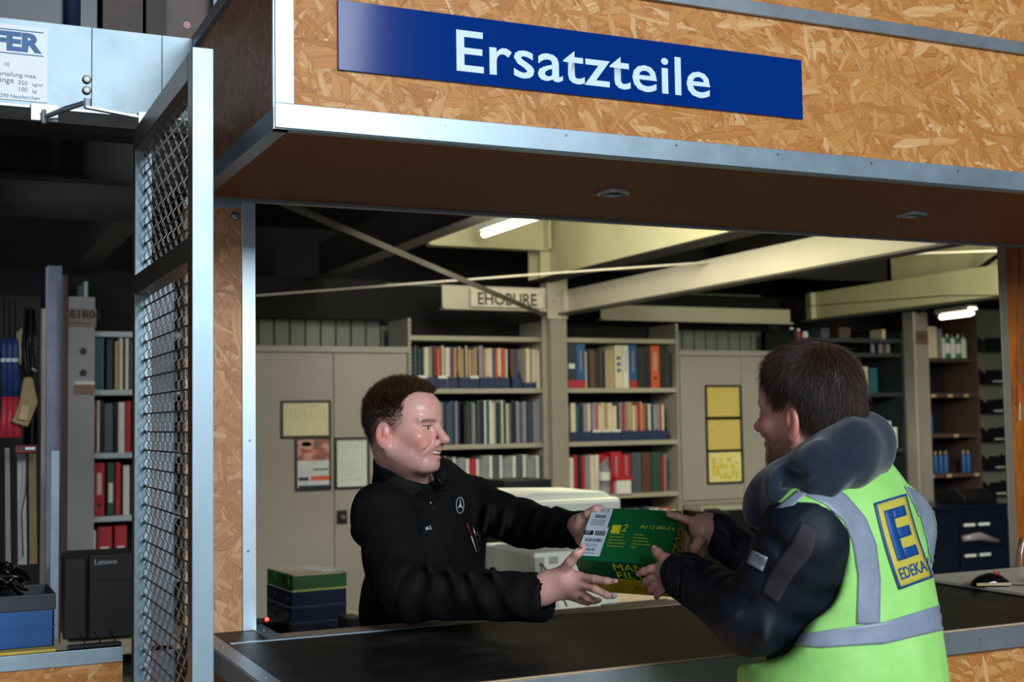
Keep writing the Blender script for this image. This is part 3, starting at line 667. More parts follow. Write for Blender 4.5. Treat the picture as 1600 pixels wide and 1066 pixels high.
# framed notices
def frame(label, x0, x1, z0, z1, paper, kind, nm='framed_notice', y=YB):
    t = thing(nm, label, 'frame', ((x0 + x1) / 2, y - .002, z0)); fw = .016
    for a in ((x0, x1, z0, z0 + fw), (x0, x1, z1 - fw, z1), (x0, x0 + fw, z0 + fw, z1 - fw), (x1 - fw, x1, z0 + fw, z1 - fw)): B('frame_bar', BLKF, t, a[0], a[1], y - .012, y - .001, a[2], a[3], .001)
    sh = B('sheet', paper, t, x0 + fw, x1 - fw, y - .005, y - .003, z0 + fw, z1 - fw)
    ink = MB(); rnd = random.Random(len(label)); W, H = x1 - x0 - 2 * fw, z1 - z0 - 2 * fw
    X = lambda u: x0 + fw + u * W; Zf = lambda v: z0 + fw + v * H
    def r(u0, u1, v0, v1, mb=None): (mb or ink).box(X(u0), X(u1), y - .006, y - .0051, Zf(v0), Zf(v1))
    if kind == 'table':
        r(.04, .12, .88, .9); r(.4, .75, .89, .905)
        for c_ in range(9):
            for k in range(9):
                if rnd.random() < .8: r(.04 + c_ * .105, .04 + c_ * .105 + rnd.uniform(.04, .08), .78 - k * .035, .79 - k * .035)
    elif kind == 'letter':
        r(.05, .62, .955, .975); r(.68, .88, .955, .98)
        for k in range(22):
            if rnd.random() < .75: r(.07, rnd.uniform(.3, .92), .88 - k * .036, .886 - k * .036)
    elif kind in ('grid', 'chart'):
        for c_ in range(10):
            for k in range(18):
                if rnd.random() < .6: r(.06 + c_ * .09, .06 + c_ * .09 + .05, .9 - k * .048, .912 - k * .048)
    ink.build('printing', plain('faint_ink_' + kind, {'table': 'a39a78', 'letter': '9aa39a', 'grid': 'c9a94e', 'chart': 'c88f50', 'poster': '3a3a44'}.get(kind), .7), sh)['kind'] = 'stuff' if len(ink.v) else 'thing'
    if kind == 'chart':
        yb = MB()
        for c_ in range(7):
            for k in range(6):
                if rnd.random() < .55: r(.1 + c_ * .12, .1 + c_ * .12 + .1, .1 + k * .12, .1 + k * .12 + .1, yb)
        yb.build('yellow_blocks', CM['yellow'], sh)['kind'] = 'stuff'
    return t, sh, r
def fpx(p0, q0, p1, q1):
    a, b = ony(p0, q0, YB), ony(p1, q1, YB); return a[0], b[0], b[2], a[2]
CRP = plain('cream_sheet', 'd2cba2', .6, 0, .03); WHP = plain('white_sheet', 'cfd3c6', .6, 0, .03); YEP = plain('yellow_sheet', 'd0b862', .6, 0, .04); YEP2 = plain('pale_yellow_sheet', 'e3d98a', .6, 0, .04)
frame('black framed cream table of figures, landscape, on the left cabinet', *fpx(438, 626, 517, 684), CRP, 'table')
frame('black framed white letter on the right cabinet door behind the clerk', *fpx(522, 684, 577, 763), WHP, 'letter')
frame('topmost of the three yellow framed sheets on the right cabinet', *fpx(1100.5, 602, 1158, 654), YEP, 'grid')
frame('middle one of the three yellow framed sheets on the right cabinet', *fpx(1101.5, 653, 1159.5, 705), YEP, 'grid')
frame('lowest of the three yellow sheets, with bright yellow blocks', *fpx(1103, 704, 1161, 755), YEP2, 'chart')
x0, x1, z0, z1 = fpx(460, 684, 517, 766)
t = thing('framed_poster', 'black framed poster with dark picture and orange bar below the cream table', 'poster', ((x0 + x1) / 2, YB, z0))
B('frame_board', BLKF, t, x0, x1, YB - .01, YB - .001, z0, z1, .001)
sh = B('sheet', plain('poster_white', 'c3c8c8', .5), t, x0 + .016, x1 - .014, YB - .012, YB - .01, z0 + .02, z1 - .014)
tp = NT('poster_picture'); nz = tp.noise(tp.coord((9, 1, 16)), 1.3, 5, .65)
tp.set(Base_Color=tp.ramp(nz, st((.3, '3b3442'), (.42, '6d5a62'), (.5, 'b0523a'), (.6, 'c9a596'), (.75, '4a4a60'))), Roughness=.5)
def pr(nm, m, u0, u1, v0, v1): B(nm, m, sh, x0 + .016 + u0 * (x1 - x0 - .03), x0 + .016 + u1 * (x1 - x0 - .03), YB - .013, YB - .012, z0 + .02 + v0 * (z1 - z0 - .034), z0 + .02 + v1 * (z1 - z0 - .034))
pr('picture', tp.m, 0, 1, .56, 1); pr('orange_bar', CM['orange'], .42, 1, .15, .24); pr('dark_bar', CM['navy'], .03, .35, .15, .22); pr('dark_bar', CM['navy'], .5, .98, .36, .39); pr('dark_bar', CM['navy'], .03, 1, .0, .05)
pr('red_mark', CM['red'], .15, .42, .86, .95)

# ---------------------------------------------------------------- right end: dark shelving, bottles, bins
shelving('dark open shelving behind the customer', 6.18, 7.24, [2.235, 2.12, 1.80, 1.35, .9], plain('dark_shelf_paint', '2b3333', .5), slot=False, top=2.3)
p3 = thing('shelf_post', 'grey steel post between the dark shelving and the bottle shelves', 'post', (7.35, 7.9, 0))
B('web', POSTM, p3, 7.27, 7.45, 7.93, 7.95, 0, 2.45); B('flange', SHELFM, p3, 7.25, 7.27, 7.88, 8.0, 0, 2.45)
B('label_plate', plain('rust_label', '6a5548', .6), p3, 7.29, 7.44, 7.92, 7.93, 2.19, 2.30)
put_text('lettering', 'E2R06', plain('dim_ink', '2a211c', .7), p3, (7.3, 7.918, 2.235), (1, 0, 0), (0, 0, 1), w=.12)
sh5 = [2.085, 1.79, 1.458, 1.13, .8]
shelving('bottle shelves between the right post and the grey bin panel', 7.46, 8.04, sh5, plain('brown_shelf_paint', '54413a', .5), slot=False, top=2.45)
tg = thing('price_tags', 'small tan tags along the lips of the bottle shelves', 'tags', (7.5, 8, 1.4)); TAGM = plain('tan_tag', 'c4a684', .6)
for (px, z) in [(1460, 1), (1486, 1), (1511, 1), (1448, 2), (1493, 2), (1453, 3), (1480, 3), (1523, 3)]: B('tag', TAGM, tg, px2x(px) - .03, px2x(px) + .02, 7.996, 8.0, sh5[z] - .03, sh5[z] - .006)
def can(px, z, r, h, body, capm, label, nm='spray_can', g=None, y=8.06, lab=None):
    t = thing(nm, label, 'can' if 'can' in nm else 'bottle', (px2x(px), y, z), g)
    MB().lathe([(r * .95, 0), (r, .006), (r, h * .78), (r * .8, h * .84), (r * .4, h * .87)], (px2x(px), y, z + .001), 14).build('body', body, t, 0, True)
    MB().lathe([(r * .42, h * .86), (r * .45, h), (r * .3, h * 1.01)], (px2x(px), y, z + .001), 12).build('cap', capm, t)
    if lab: MB().lathe([(r * 1.01, h * .2), (r * 1.02, h * .21), (r * 1.02, h * .6), (r * 1.01, h * .61)], (px2x(px), y, z + .001), 14).build('label', lab, t)
GRN = plain('can_green', '1d7a3a', .4)
for i, px in enumerate((1484, 1492, 1500, 1509, 1517)): can(px, sh5[0], .026, .2, WHT if i % 2 == 0 else GRN, GRN if i % 2 == 0 else WHT, ['white can with green cap at the left end of the top bottle shelf', 'green can between the first two white cans, top bottle shelf', 'white can with green cap in the middle of the row, top bottle shelf', 'green can right of the middle white can, top bottle shelf', 'white can with green cap at the right end, top bottle shelf'][i], lab=WHT)
binder(1455, 1471, sh5[0] + .001, .26, 'cream', 'pinkish cream binder beside the white cans, top bottle shelf', off=0, sc=1)
binder(1474, 1479, sh5[0] + .001, .24, 'lilac', 'thin grey binder beside the white cans, top bottle shelf', off=0, sc=1)
can(1449, sh5[1], .024, .2, WHT, WHT, 'lone white slim bottle at the left of the second bottle shelf', 'white_bottle', lab=CM['lilac'])
for i, px in enumerate((1445, 1453, 1461)): can(px, sh5[2], .023, .19, CM['blue'], CM['orange'], ORD[i] + ' blue bottle with orange cap from the left, third bottle shelf', 'blue_bottle', 'blue bottles', lab=CM['tan'] if i == 1 else None)
for i, px in enumerate((1451, 1459, 1467, 1475, 1483, 1511, 1518)): can(px, sh5[3], .022, .18, CM['blue'], CM['tan'], ORD[i] + ' blue bottle with tan cap from the left, fourth bottle shelf', 'blue_bottle', 'blue bottles')
can(1458, sh5[4], .022, .1, CM['orange'], WHT, 'small orange bottle standing alone on the lowest bottle shelf', 'small_bottle')
for i, px in enumerate((1492, 1502, 1513)): can(px, sh5[4], .02, .09, CM['navy'], CM['cream'], ['left', 'middle', 'right'][i] + ' one of three dark jars with pale lids, lowest bottle shelf', 'dark_jar_bottle', 'dark jars')
bp = thing('bin_panel', 'grey green steel panel that carries the black bins at far right', 'panel', (8.2, 8, 0)); B('panel', plain('bin_panel_paint', '6f7263', .5, 0, .06, 4), bp, 8.06, 8.7, 8.02, 8.05, 0, 2.5)
for i, (pz) in enumerate((538, 588, 634, 678, 722, 763)):
    z = ony(1545, pz, 7.95)[2]; x_ = ony(1550 + i * 1.5, pz, 7.95)[0]
    t = thing('storage_bin', f"{['topmost', 'second', 'third', 'fourth', 'fifth', 'lowest'][i]} black open-fronted bin on the grey panel, counting down", 'bin', (x_, 7.95, z), 'black bins on the panel')
    m = MB(); w_ = .12
    m.prism([(8.03, z - .06), (7.92, z - .06), (7.89, z - .0), (7.9, z + .0), (7.97, z + .055), (8.03, z + .06)], 'x', x_ - w_, x_ - w_ + .004); m.prism([(8.02, z - .06), (7.92, z - .06), (7.89, z - .0), (7.97, z + .055), (8.02, z + .06)], 'x', x_ + w_ - .004, x_ + w_)
    m.box(x_ - w_, x_ + w_, 7.92, 8.03, z - .062, z - .057); m.box(x_ - w_, x_ + w_, 7.905, 7.911, z - .06, z + .05)
    m.build('tray', BLK, t)
    if i: B('tag', plain('bin_tag', 'b9b4a8', .5), t, x_ - .05, x_ + .07, 7.9035, 7.905, z - .05, z - .038)
# small goods on the dark shelving
def jar(px, z, wd, h, m, label, nm='jar', capm=None):
    t = thing(nm, label, 'jar', (px2x(px), 8.06, z)); r = wd / 2
    MB().lathe([(r * .9, 0), (r, .005), (r, h * .75), (r * .75, h * .8)], (px2x(px), 8.07, z + .001), 14).build('body', m, t, 0, True)
    MB().lathe([(r * .8, h * .8), (r * .82, h), (r * .7, h * 1.01)], (px2x(px), 8.07, z + .001), 14).build('lid', capm or WHT, t)
jar(1249, 2.235, .04, .08, CM['yellow'], 'yellow tub at the left end of the dark shelving top'); jar(1259, 2.235, .045, .07, CM['red'], 'red tub beside the yellow tub, dark shelving'); jar(1270, 2.235, .05, .05, WHT, 'small white tub right of the red tub, dark shelving')
def carton(px0, px1, z, h, m, label, nm='carton', d=.15):
    t = thing(nm, label, 'box', (px2x(px0), 8.05, z)); B('body', m, t, px2x(px0), px2x(px1), 8.04, 8.04 + d, z + .001, z + h, .002); B('flap', m, t, px2x(px0) + .002, px2x(px1) - .002, 8.038, 8.04, z + h * .8, z + h, .0005)
carton(1320, 1338, 2.235, .09, CM['brown'], 'small brown carton on the top dark shelf'); carton(1292, 1305, 2.235, .08, CM['slate'], 'small slate carton on the top dark shelf')
carton(1388, 1393, 2.235, .08, CM['cream'], 'slim cream carton at the right of the top dark shelf')
carton(1353, 1363, 1.80, .21, CM['cream'], 'tall cream carton standing on the dark shelf behind his head', d=.1)
carton(1310, 1350, 1.80, .25, CM['slate'], 'wide slate green carton on the dark shelf behind his head')
carton(1366, 1378, 1.80, .2, CM['teal'], 'teal folder box right of the tall cream carton')
carton(1387, 1397, 1.35, .22, CM['white'], 'tall white carton left of a second one above the hood'); carton(1398, 1406, 1.35, .17, CM['white'], 'shorter white carton at the right end above the hood')
carton(1340, 1384, 1.35, .25, CM['navy'], 'wide navy box on the shelf left of the white cartons')
for i, (a, b) in enumerate([(1352, 1362), (1364, 1374), (1376, 1385)]): binder(a, b, .902, .3, 'red', ['left', 'middle', 'right'][i] + ' one of three dark red binders low behind the vest shoulder', off=0, sc=1)
for i, px in enumerate((1374, 1386, 1392, 1398)): can(px, 2.12, .018, .09, CM['lilac'] if i != 2 else CM['brown'], CM['slate'], ORD[i] + ' small bottle from the left on the second dark shelf', 'small_bottle', 'small bottles on the dark shelf')
jar(1248, 2.12, .04, .05, CM['teal'], 'teal lidded jar low at the left of the dark shelving', capm=CM['teal']); jar(1259, 2.12, .045, .06, CM['red'], 'red lidded jar beside the teal one, dark shelving', capm=CM['red'])
# tool cabinet
tc = thing('drawer_cabinet', 'dark navy drawer cabinet with white handles at far right', 'cabinet', (7.0, 7, 0)); NV = plain('dark_navy_enamel', '0e1424', .25)
xa, xb = ony(1455, 820, 7)[0], ony(1578, 820, 7)[0]
B('carcass', NV, tc, xa, xb, 7.02, 7.5, 0, .93, .004); B('top', NV, tc, xa - .01, xb + .01, 7.0, 7.52, .93, .955, .004)
for k, z in enumerate((.66, .44, .2, .02)):
    d_ = B('drawer', NV, tc, ony(1500, 820, 7)[0], xb - .01, 7.0, 7.02, z + .01, z + .2, .003)
    for q in (0, 1): x_ = ony(1507 + 23 * q, 864, 7)[0]; B('handle', WHT, d_, x_, x_ + .1, 6.985, 7.0, z + .145, z + .165, .003)
B('door', NV, tc, xa + .01, ony(1497, 820, 7)[0], 7.0, 7.02, .04, .9, .003)
o = MB().prism([(7.1, .956), (7.4, .956), (7.4, 1.02), (7.2, 1.06), (7.1, 1.0)], 'x', ony(1525, 800, 7)[0], ony(1575, 800, 7)[0]).build('dark_machine', BLK, None, .006); tag(o, 'dark sloped machine on top of the navy drawer cabinet', 'machine')
o = MB().tube([ony(1505, 842, 6.98), ony(1530, 838, 6.98), ony(1560, 846, 6.98)], [.02, .03, .015], 10).build('crumpled_bag', plain('grey_film', '8a7f86', .2), None, 0, True); tag(o, 'crumpled grey film hanging over the navy drawer cabinet', 'bag')
# tools hung on the right board
tl = thing('pickup_tool', 'long thin pick-up tool with orange sleeve hung on the varnished board', 'tool', tuple(ony(1594, 500, 3.21)))
MB().tube([ony(1593, 372, 3.215), ony(1593.5, 600, 3.215)], .0016, 6).build('shaft', BLK, tl)
MB().tube([ony(1593.5, 600, 3.215), ony(1593.5, 628, 3.215)], .0026, 8).build('sleeve', plain('orange_plastic', 'd8432a', .4), tl)
MB().tube([ony(1588, 629.5, 3.215), ony(1599, 629.5, 3.215)], .0016, 6).build('cross_grip', plain('orange_plastic', 'd8432a', .4), tl)
MB().tube([ony(1593.5, 630, 3.215), ony(1593, 652, 3.215), ony(1593, 656, 3.215)], [.002, .002, .0045], 8).build('tip', STEEL, tl)
tl = thing('hanging_pliers', 'dark long-handled pliers hanging low on the varnished board', 'tool', tuple(ony(1596, 850, 3.21)))
MB().tube([ony(1599, 842, 3.215), ony(1592, 862, 3.215), ony(1589, 894, 3.215)], .0022, 6).build('handle', BLK, tl); MB().tube([ony(1600, 842, 3.213), ony(1596, 866, 3.213), ony(1595, 894, 3.213)], .0022, 6).build('handle', SCREW, tl); MB().tube([ony(1601, 838, 3.21), ony(1599, 846, 3.21)], .005, 8).build('joint', SCREW, tl)
# mice on the board
def mouse(c, yaw, label):
    t = thing('computer_mouse', label, 'mouse', c); m = MB(); prof = [(-.055, .0, .006), (-.05, .022, .016), (-.03, .031, .03), (0, .033, .038), (.03, .031, .032), (.05, .022, .018), (.057, .0, .006)]
    m = MB(); n = 12
    for (x_, hw, hh) in prof:
        for k in range(n):
            a = math.pi * k / (n - 1); m.v.append((x_, hw * math.cos(a), hh * math.sin(a) ** .8))
    for i in range(len(prof) - 1):
        for k in range(n - 1): m.f.append((i * n + k, i * n + k + 1, (i + 1) * n + k + 1, (i + 1) * n + k))
    m.f.append(tuple(i * n for i in range(len(prof))) + tuple(i * n + n - 1 for i in reversed(range(len(prof)))))
    g = plain('glossy_black', '0b0a0a', .12)
    for o in (m.build('shell', g, t, 0, True), MB().box(.012, .03, -.004, .004, .033, .042).build('wheel', CM['red'], t, .002), MB().box(-.05, .05, -.0325, -.03, .004, .012).build('side_rim', CM['tan'], t)):
        o.matrix_parent_inverse = Matrix.Identity(4)
    t.rotation_euler = (0, 0, yaw); return t
c1 = ony(1547, 915, 1); dd = (1.114 - CZ) / (c1[2] - CZ); mouse((c1[0] * dd, c1[1] * dd, 1.1135), -.45, 'glossy black mouse with red wheel on the pale board')
c2 = (c1[0] * dd + .17, c1[1] * dd - .05, 1.1135)
mouse(c2, .3, 'second glossy black mouse cut off at the right edge of the picture')
tag(MB().tube([(c1[0] * dd + .05, c1[1] * dd - .03, 1.116), (c1[0] * dd + .08, c1[1] * dd - .06, 1.116), (c1[0] * dd + .2, c1[1] * dd - .09, 1.116)], .0015, 6).build('mouse_cable', BLK), 'thin dark mouse cable lying along the board', 'cable')

# ---------------------------------------------------------------- desk behind the counter, printer, trays
dk = thing('rear_desk', 'desk behind the counter carrying printer and letter trays', 'desk', (2, 5.2, 0))
B('desk_top', plain('beech_top', 'a99a80', .5), dk, .95, 3.6, 4.62, 5.6, .735, .765, .003)
for x_ in (1.0, 3.55): B('leg_panel', POSTM, dk, x_ - .02, x_ + .02, 4.8, 5.55, 0, .735)
pr_ = thing('office_printer', 'white multifunction printer standing behind the clerk arms', 'printer', (2.55, 5.0, .77)); PW = plain('printer_white', 'e4e4d6', .35, 0, .02); PG = plain('printer_grey', 'a5a69c', .4)
cam_x = lambda px, y, q=800: ony(px, q, y)[0]
xa, xb = cam_x(826, 5.0), cam_x(957, 5.0)
B('base_unit', PW, pr_, xa, xb, 4.95, 5.4, .766, 1.05, .012)
B('paper_drawer', PW, pr_, xa + .02, xb - .02, 4.94, 4.95, .78, .88, .004); B('neck', PW, pr_, xb - .16, xb, 5.1, 5.4, 1.05, 1.2, .01)
B('scanner_body', PW, pr_, cam_x(798, 5.0), xb + .01, 4.93, 5.42, 1.19, 1.275, .02)
MB().prism([(cam_x(800, 5.0), 1.275), (cam_x(952, 5.0), 1.275), (cam_x(940, 5.0), 1.30), (cam_x(830, 5.0), 1.31), (cam_x(815, 5.0), 1.30)], 'y', 4.97, 5.4).build('document_feeder', PW, pr_, .006)
B('output_tray', PG, pr_, cam_x(782, 5.0), cam_x(860, 5.0), 5.0, 5.35, 1.262, 1.272, .002)
B('port_panel', PG, pr_, cam_x(835, 4.94), cam_x(850, 4.94), 4.945, 4.951, .92, 1.03); B('vent_grille', PG, pr_, cam_x(858, 4.94), cam_x(872, 4.94), 4.946, 4.951, 1.0, 1.03)
tag(MB().tube([ony(845, 881, 4.94), ony(853, 890, 4.9), ony(872, 920, 4.86), ony(886, 948, 4.85)], .004, 8).build('printer_cable', BLK, None, 0, True), 'dark cable plugged into the side of the white printer', 'cable')
o = MB().box(cam_x(795, 5.3), cam_x(822, 5.3), 5.42, 5.58, .766, 1.04).build('side_unit', PW, None, .01); tag(o, 'narrow white unit left of the printer base', 'machine')
o = MB().box(cam_x(765, 5.8), cam_x(838, 5.8), 5.62, 5.9, 0, 1.33).build('dark_stand', BLK, None, .006); tag(o, 'dark flat-topped stand behind the printer top', 'stand')
def tray(z, h, m, rim, label, jx=0, paper=False):
    ax = np.array(ony(460, 985, 5.0)[:2]); ux = np.array([.97, .06]); ux /= np.linalg.norm(ux); uy = np.array([-ux[1], ux[0]])
    x0 = ony(457, 980, 4.95); c = x0[:2] + ux * (.115 + jx) + uy * .17
    t = thing('letter_tray', label, 'tray', (c[0], c[1], z))
    U, V = np.array([*ux, 0]), np.array([*uy, 0]); K = np.array([0, 0, 1.]); C = np.array([c[0], c[1], z])
    MB().obox(C + K * .004, U, V, K, .113, .165, .003).build('floor', m, t)
    MB().obox(C + K * h / 2 - V * .163, U, V, K, .113, .0025, h / 2).build('front_wall', m, t, .002)
    for s_ in (-1, 1): MB().obox(C + K * h / 2 + U * .111 * s_, U, V, K, .0025, .165, h / 2).build('side_wall', m, t, .002)
    MB().obox(C - V * .166 + K * .004, U, V, K, .115, .002, .004).build('rim', rim, t)
    for s_ in (-.1, .06): MB().lathe([(.028, -.004), (.03, 0), (.028, .004)], (0, 0, 0), 14).build('side_bulge', m, t); place(LAST[0], C - U * .116 + V * s_ + K * h * .5, (-ux[0], -ux[1], 0))
    if paper: MB().obox(C + K * (h - .003), U, V, K, .101, .155, .004).build('paper', CREAM, t); MB().obox(C + K * (h + .003) + U * .06, (U + V * .3) / np.linalg.norm(U + V * .3), (V - U * .3) / np.linalg.norm(V - U * .3), K, .05, .08, .001).build('paper', WHT, t)
BLU = plain('tray_navy', '121b33', .35); GRT = plain('tray_green', '2a5a22', .4); LG = plain('tray_rim', 'a9b060', .4); NR = plain('tray_rim_navy', '2a3550', .4)
zb = .768
for i in range(3): tray(zb, .062, BLU, NR, ['lowest navy letter tray of the stack', 'second navy letter tray up in the stack', 'uppermost navy letter tray directly under the green one'][i]); zb += .063
tray(zb, .062, GRT, LG, 'green letter tray with papers on top of the navy stack', .002, True)
# network switches with lights
LEDG = plain('led_green', '20ff40', .4, emit=('28ff4a', 1.2)); LEDR = plain('led_red', 'ff4030', .4, emit=('ff4030', 6))
def switch(px0, px1, y, h, label, g, gz, r=None):
    z = .766; t = thing('power_strip', label, 'device', (cam_x(px0, y), y, z))
    B('casing', BLK, t, cam_x(px0, y), cam_x(px1, y), y, y + .12, z, z + h, .004)
    for a, b in g: B('green_light', LEDG, t, cam_x(a, y), cam_x(b, y), y - .002, y, gz, gz + .005)
    if r: MB().lathe([(.007, 0), (.006, .004)], (0, 0, 0), 10).build('red_light', LEDR, t); place(LAST[0], ony(r[0], r[1], y - .001), (0, -1, 0))
switch(402, 452, 4.64, .13, 'black device with red and green lights left of the letter trays', [(414, 437)], .80, (417, 968))
switch(541, 566, 4.64, .12, 'black device between the letter trays and the clerk', [], 0)
switch(957, 1060, 4.64, .075, 'black device with two green light bars below the green box', [(965, 985), (998, 1030)], .83)
t = thing('wall_socket', 'black plug and cable on the low cabinet under the yellow sheets', 'plug', tuple(ony(1104, 798, 7.7))); MB().tube([ony(1104, 803, 7.7), ony(1104, 795, 7.7)], .02, 10).build('plug', BLK, t); MB().tube([ony(1104, 797, 7.7), ony(1120, 796, 7.65), ony(1140, 803, 7.6)], .009, 8).build('lead', BLK, t)

# ---------------------------------------------------------------- left opening
shelving('blue-lit steel shelving seen left of the mesh gate', .90, 1.9, [2.2, 1.845, 1.463, 1.083, .7], plain('left_shelf_paint', 'b4c2c8', .45, 0, .05, 3), slot=False, top=2.5)
c = thing('marked_post', 'broad grey post with a stencilled label plate and two holes', 'post', (.84, 7.95, 0))
xa, xb = ony(106, 600, 7.95)[0], ony(147, 600, 7.95)[0]
B('web', plain('post_grey', '9a9a9b', .5, 0, .06, 4), c, xa, xb, 7.93, 7.98, 0, 2.4)
B('label_plate', plain('label_tan', '8a7c72', .6), c, ony(108, 500, 7.92)[0], ony(150, 500, 7.92)[0], 7.915, 7.93, ony(108, 510, 7.92)[2], ony(108, 482, 7.92)[2])
lp = ony(110, 497, 7.91); put_text('lettering', 'E1R06', plain('stencil_black', '1c1a1a', .6), c, (lp[0], 7.913, lp[2]), (1, 0, 0), (0, 0, 1), w=.175, h=.048, bold=.03)
put_text('lettering', 'Kleinteilelager', plain('stencil_grey', '4a4440', .6), c, (lp[0], 7.913, lp[2] - .04), (1, 0, 0), (0, 0, 1), w=.12)
for q in (549, 583): MB().lathe([(.021, 0), (.021, .003)], (0, 0, 0), 16).build('hole', BLK, c); place(LAST[0], ony(130, q, 7.928), (0, -1, 0))
B('paper_tag', plain('tag_brown', '8d6f5a', .6), c, ony(117, 600, 7.92)[0], xb, 7.92, 7.93, ony(117, 616, 7.92)[2], ony(117, 601, 7.92)[2]); B('paper_tag', WHT, c, ony(117, 600, 7.92)[0], xb, 7.92, 7.93, ony(117, 601, 7.92)[2], ony(117, 596, 7.92)[2])
LS = 'upper shelf behind the gate'
binder(146, 163, Z1, .316, 'teal', 'teal binder at the left end of the ' + LS, off=0, sc=1); binder(167, 177, Z1, .31, 'dark', 'black binder right of the teal one, ' + LS, off=0, sc=1)
row([(180, 186, 'tan'), (187, 193, 'cream'), (197, 202, 'white'), (203, 215, 'green')], Z1, LS, 'books behind the gate, upper', 1, 0, .31, 'manual')
row([(146, 150, 'orange'), (152, 157, 'white'), (158, 163, 'dark'), (164, 178, 'slate'), (180, 184, 'dark'), (186, 196, 'white'), (197, 206, 'red'), (208, 220, 'navy')], Z2, 'middle shelf behind the gate', 'books behind the gate, middle', 1, 0, .31, 'manual')
binder(148, 165, Z3, .32, 'red', 'red binder with finger ring, lower shelf behind the gate', off=0, sc=1, extra='hole'); binder(169, 180, Z3, .32, 'green', 'dark green binder with white label, lower shelf behind the gate', off=0, sc=1, extra='label')
binder(182, 190, Z3, .32, 'red', 'thin red binder, lower shelf behind the gate', off=0, sc=1); binder(194, 204, Z3, .3, 'white', 'white binder, lower shelf behind the gate', off=0, sc=1); binder(206, 222, Z3, .3, 'navy', 'navy binder, lower shelf behind the gate', off=0, sc=1)
binder(154, 177, Z4, .32, 'red', 'wide red binder with white foot above the black computer', off=0, sc=1, extra='label'); binder(181, 200, Z4, .32, 'red', 'second red binder with white label above the black computer', off=0, sc=1, extra='label'); binder(146, 152, Z4, .3, 'white', 'thin white binder above the black computer', off=0, sc=1)
# grey columns and panels
def upr(px0, px1, y, z0, z1, m, nm, label, d=.05, cat='post'):
    o = MB().box(cam_x(px0, y, 640), cam_x(px1, y, 640), y, y + d, z0, z1).build(nm, m, None, .002); return tag(o, label, cat)
upr(73, 96, 5.6, .3, 2.3, plain('lavender_grey_paint', '8d93a6', .45, .2), 'steel_column', 'lavender grey steel column behind the hanging tools', .1)
upr(97, 105, 5.5, .3, 2.25, plain('column_edge_brown', '5c4238', .6), 'brown_plank', 'narrow brown plank beside the grey steel column', .03, 'plank')
upr(64, 72, 4.6, .5, 2.03, plain('rusty_galvanised', 'a89a90', .5, .4), 'slim_upright', 'slim rusty upright right of the hanging tools', .04)
upr(80, 94, 4.2, 0, 1.55, plain('pale_blue_panel', 'a9bccb', .4, .3), 'pale_panel', 'pale blue metal strip leaning left of the computer', .01, 'panel')
upr(81, 97, 4.7, 0, 1.42, plain('red_brown_wood', '6b3824', .6), 'wood_plank', 'red brown wooden plank standing left of the computer', .02, 'plank')
upr(232, 272, 5.0, .1, 2.2, plain('gate_back_panel', 'b0bcc9', .4, .3), 'steel_column', 'pale steel column seen through the wire mesh', .1)
upr(284, 330, 3.5, .1, 2.2, VPLY, 'wooden_board', 'brown wooden panel seen through the right of the wire mesh', .02, 'panel')
# computer tower
pc = thing('computer_tower', 'black computer tower lying behind the side counter', 'computer', (.63, 5.2, .78))
xa, xm, xb = cam_x(104, 5.2), cam_x(139, 5.2), cam_x(222, 5.2)
t = NT('case_black'); t.set(Base_Color=lin('07080a'), Roughness=.5); t.bump(t.noise(t.coord((1, 1, 1)), 300, 2), .1, .0005); CB = t.m
B('case', CB, pc, xa + .005, xb, 5.22, 5.6, .80, 1.11, .006); B('front_bezel', CB, pc, xm, xb, 5.2, 5.22, .80, 1.125, .006)
B('side_cover', plain('case_olive', '161714', .5), pc, xa - .01, xm - .004, 5.205, 5.225, .805, 1.115, .008); B('drive_slot', BLK, pc, xm + .03, xb, 5.196, 5.2, 1.02, 1.035, .002)
lp = ony(148, 883, 5.195); put_text('lettering', 'Lenovo', plain('silver_print', 'b9bcc0', .4), pc, (lp[0], 5.195, lp[2]), (1, 0, 0), (0, 0, 1), w=.083, bold=.02)
t = thing('side_table', 'cream table under the black computer tower', 'table', (.8, 5.4, 0)); B('table_top', CREAM, t, -.3, .93, 5.0, 5.7, .765, .79, .004); B('leg', POSTM, t, -.2, -.15, 5.05, 5.1, 0, .765); B('leg', POSTM, t, .85, .9, 5.05, 5.1, 0, .765)
# crate on the side counter with cable heap
cr = thing('blue_crate', 'open crate, blue below and dark grey rim, on the side counter', 'crate', (.2, 3.4, 1.1)); CBL = plain('crate_blue', '0e4f8e', .4); CGR = plain('crate_dark', '252c33', .45)
x1_ = ony(85, 960, 3.22)[0]; x0_ = x1_ - .30
def tub(z0, z1, m, g=0.0):
    k = MB(); k.box(x0_ - g, x1_ + g, 3.22 - g, 3.226 - g, z0, z1); k.box(x0_ - g, x1_ + g, 3.42 + g, 3.426 + g, z0, z1); k.box(x0_ - g, x0_ - g + .006, 3.22, 3.42, z0, z1); k.box(x1_ + g - .006, x1_ + g, 3.22, 3.42, z0, z1); return k
k = tub(1.102, 1.19, CBL); k.box(x0_, x1_, 3.22, 3.42, 1.102, 1.108); k.build('tub', CBL, cr, .002); tub(1.148, 1.152, CBL, .002).build('rib', CBL, cr); tub(1.19, 1.228, CGR, .003).build('rim', CGR, cr, .002)
t = thing('cable_heap', 'tangle of shiny black cables heaped in the open crate', 'cables', (.2, 3.32, 1.2)); rnd = random.Random(3)
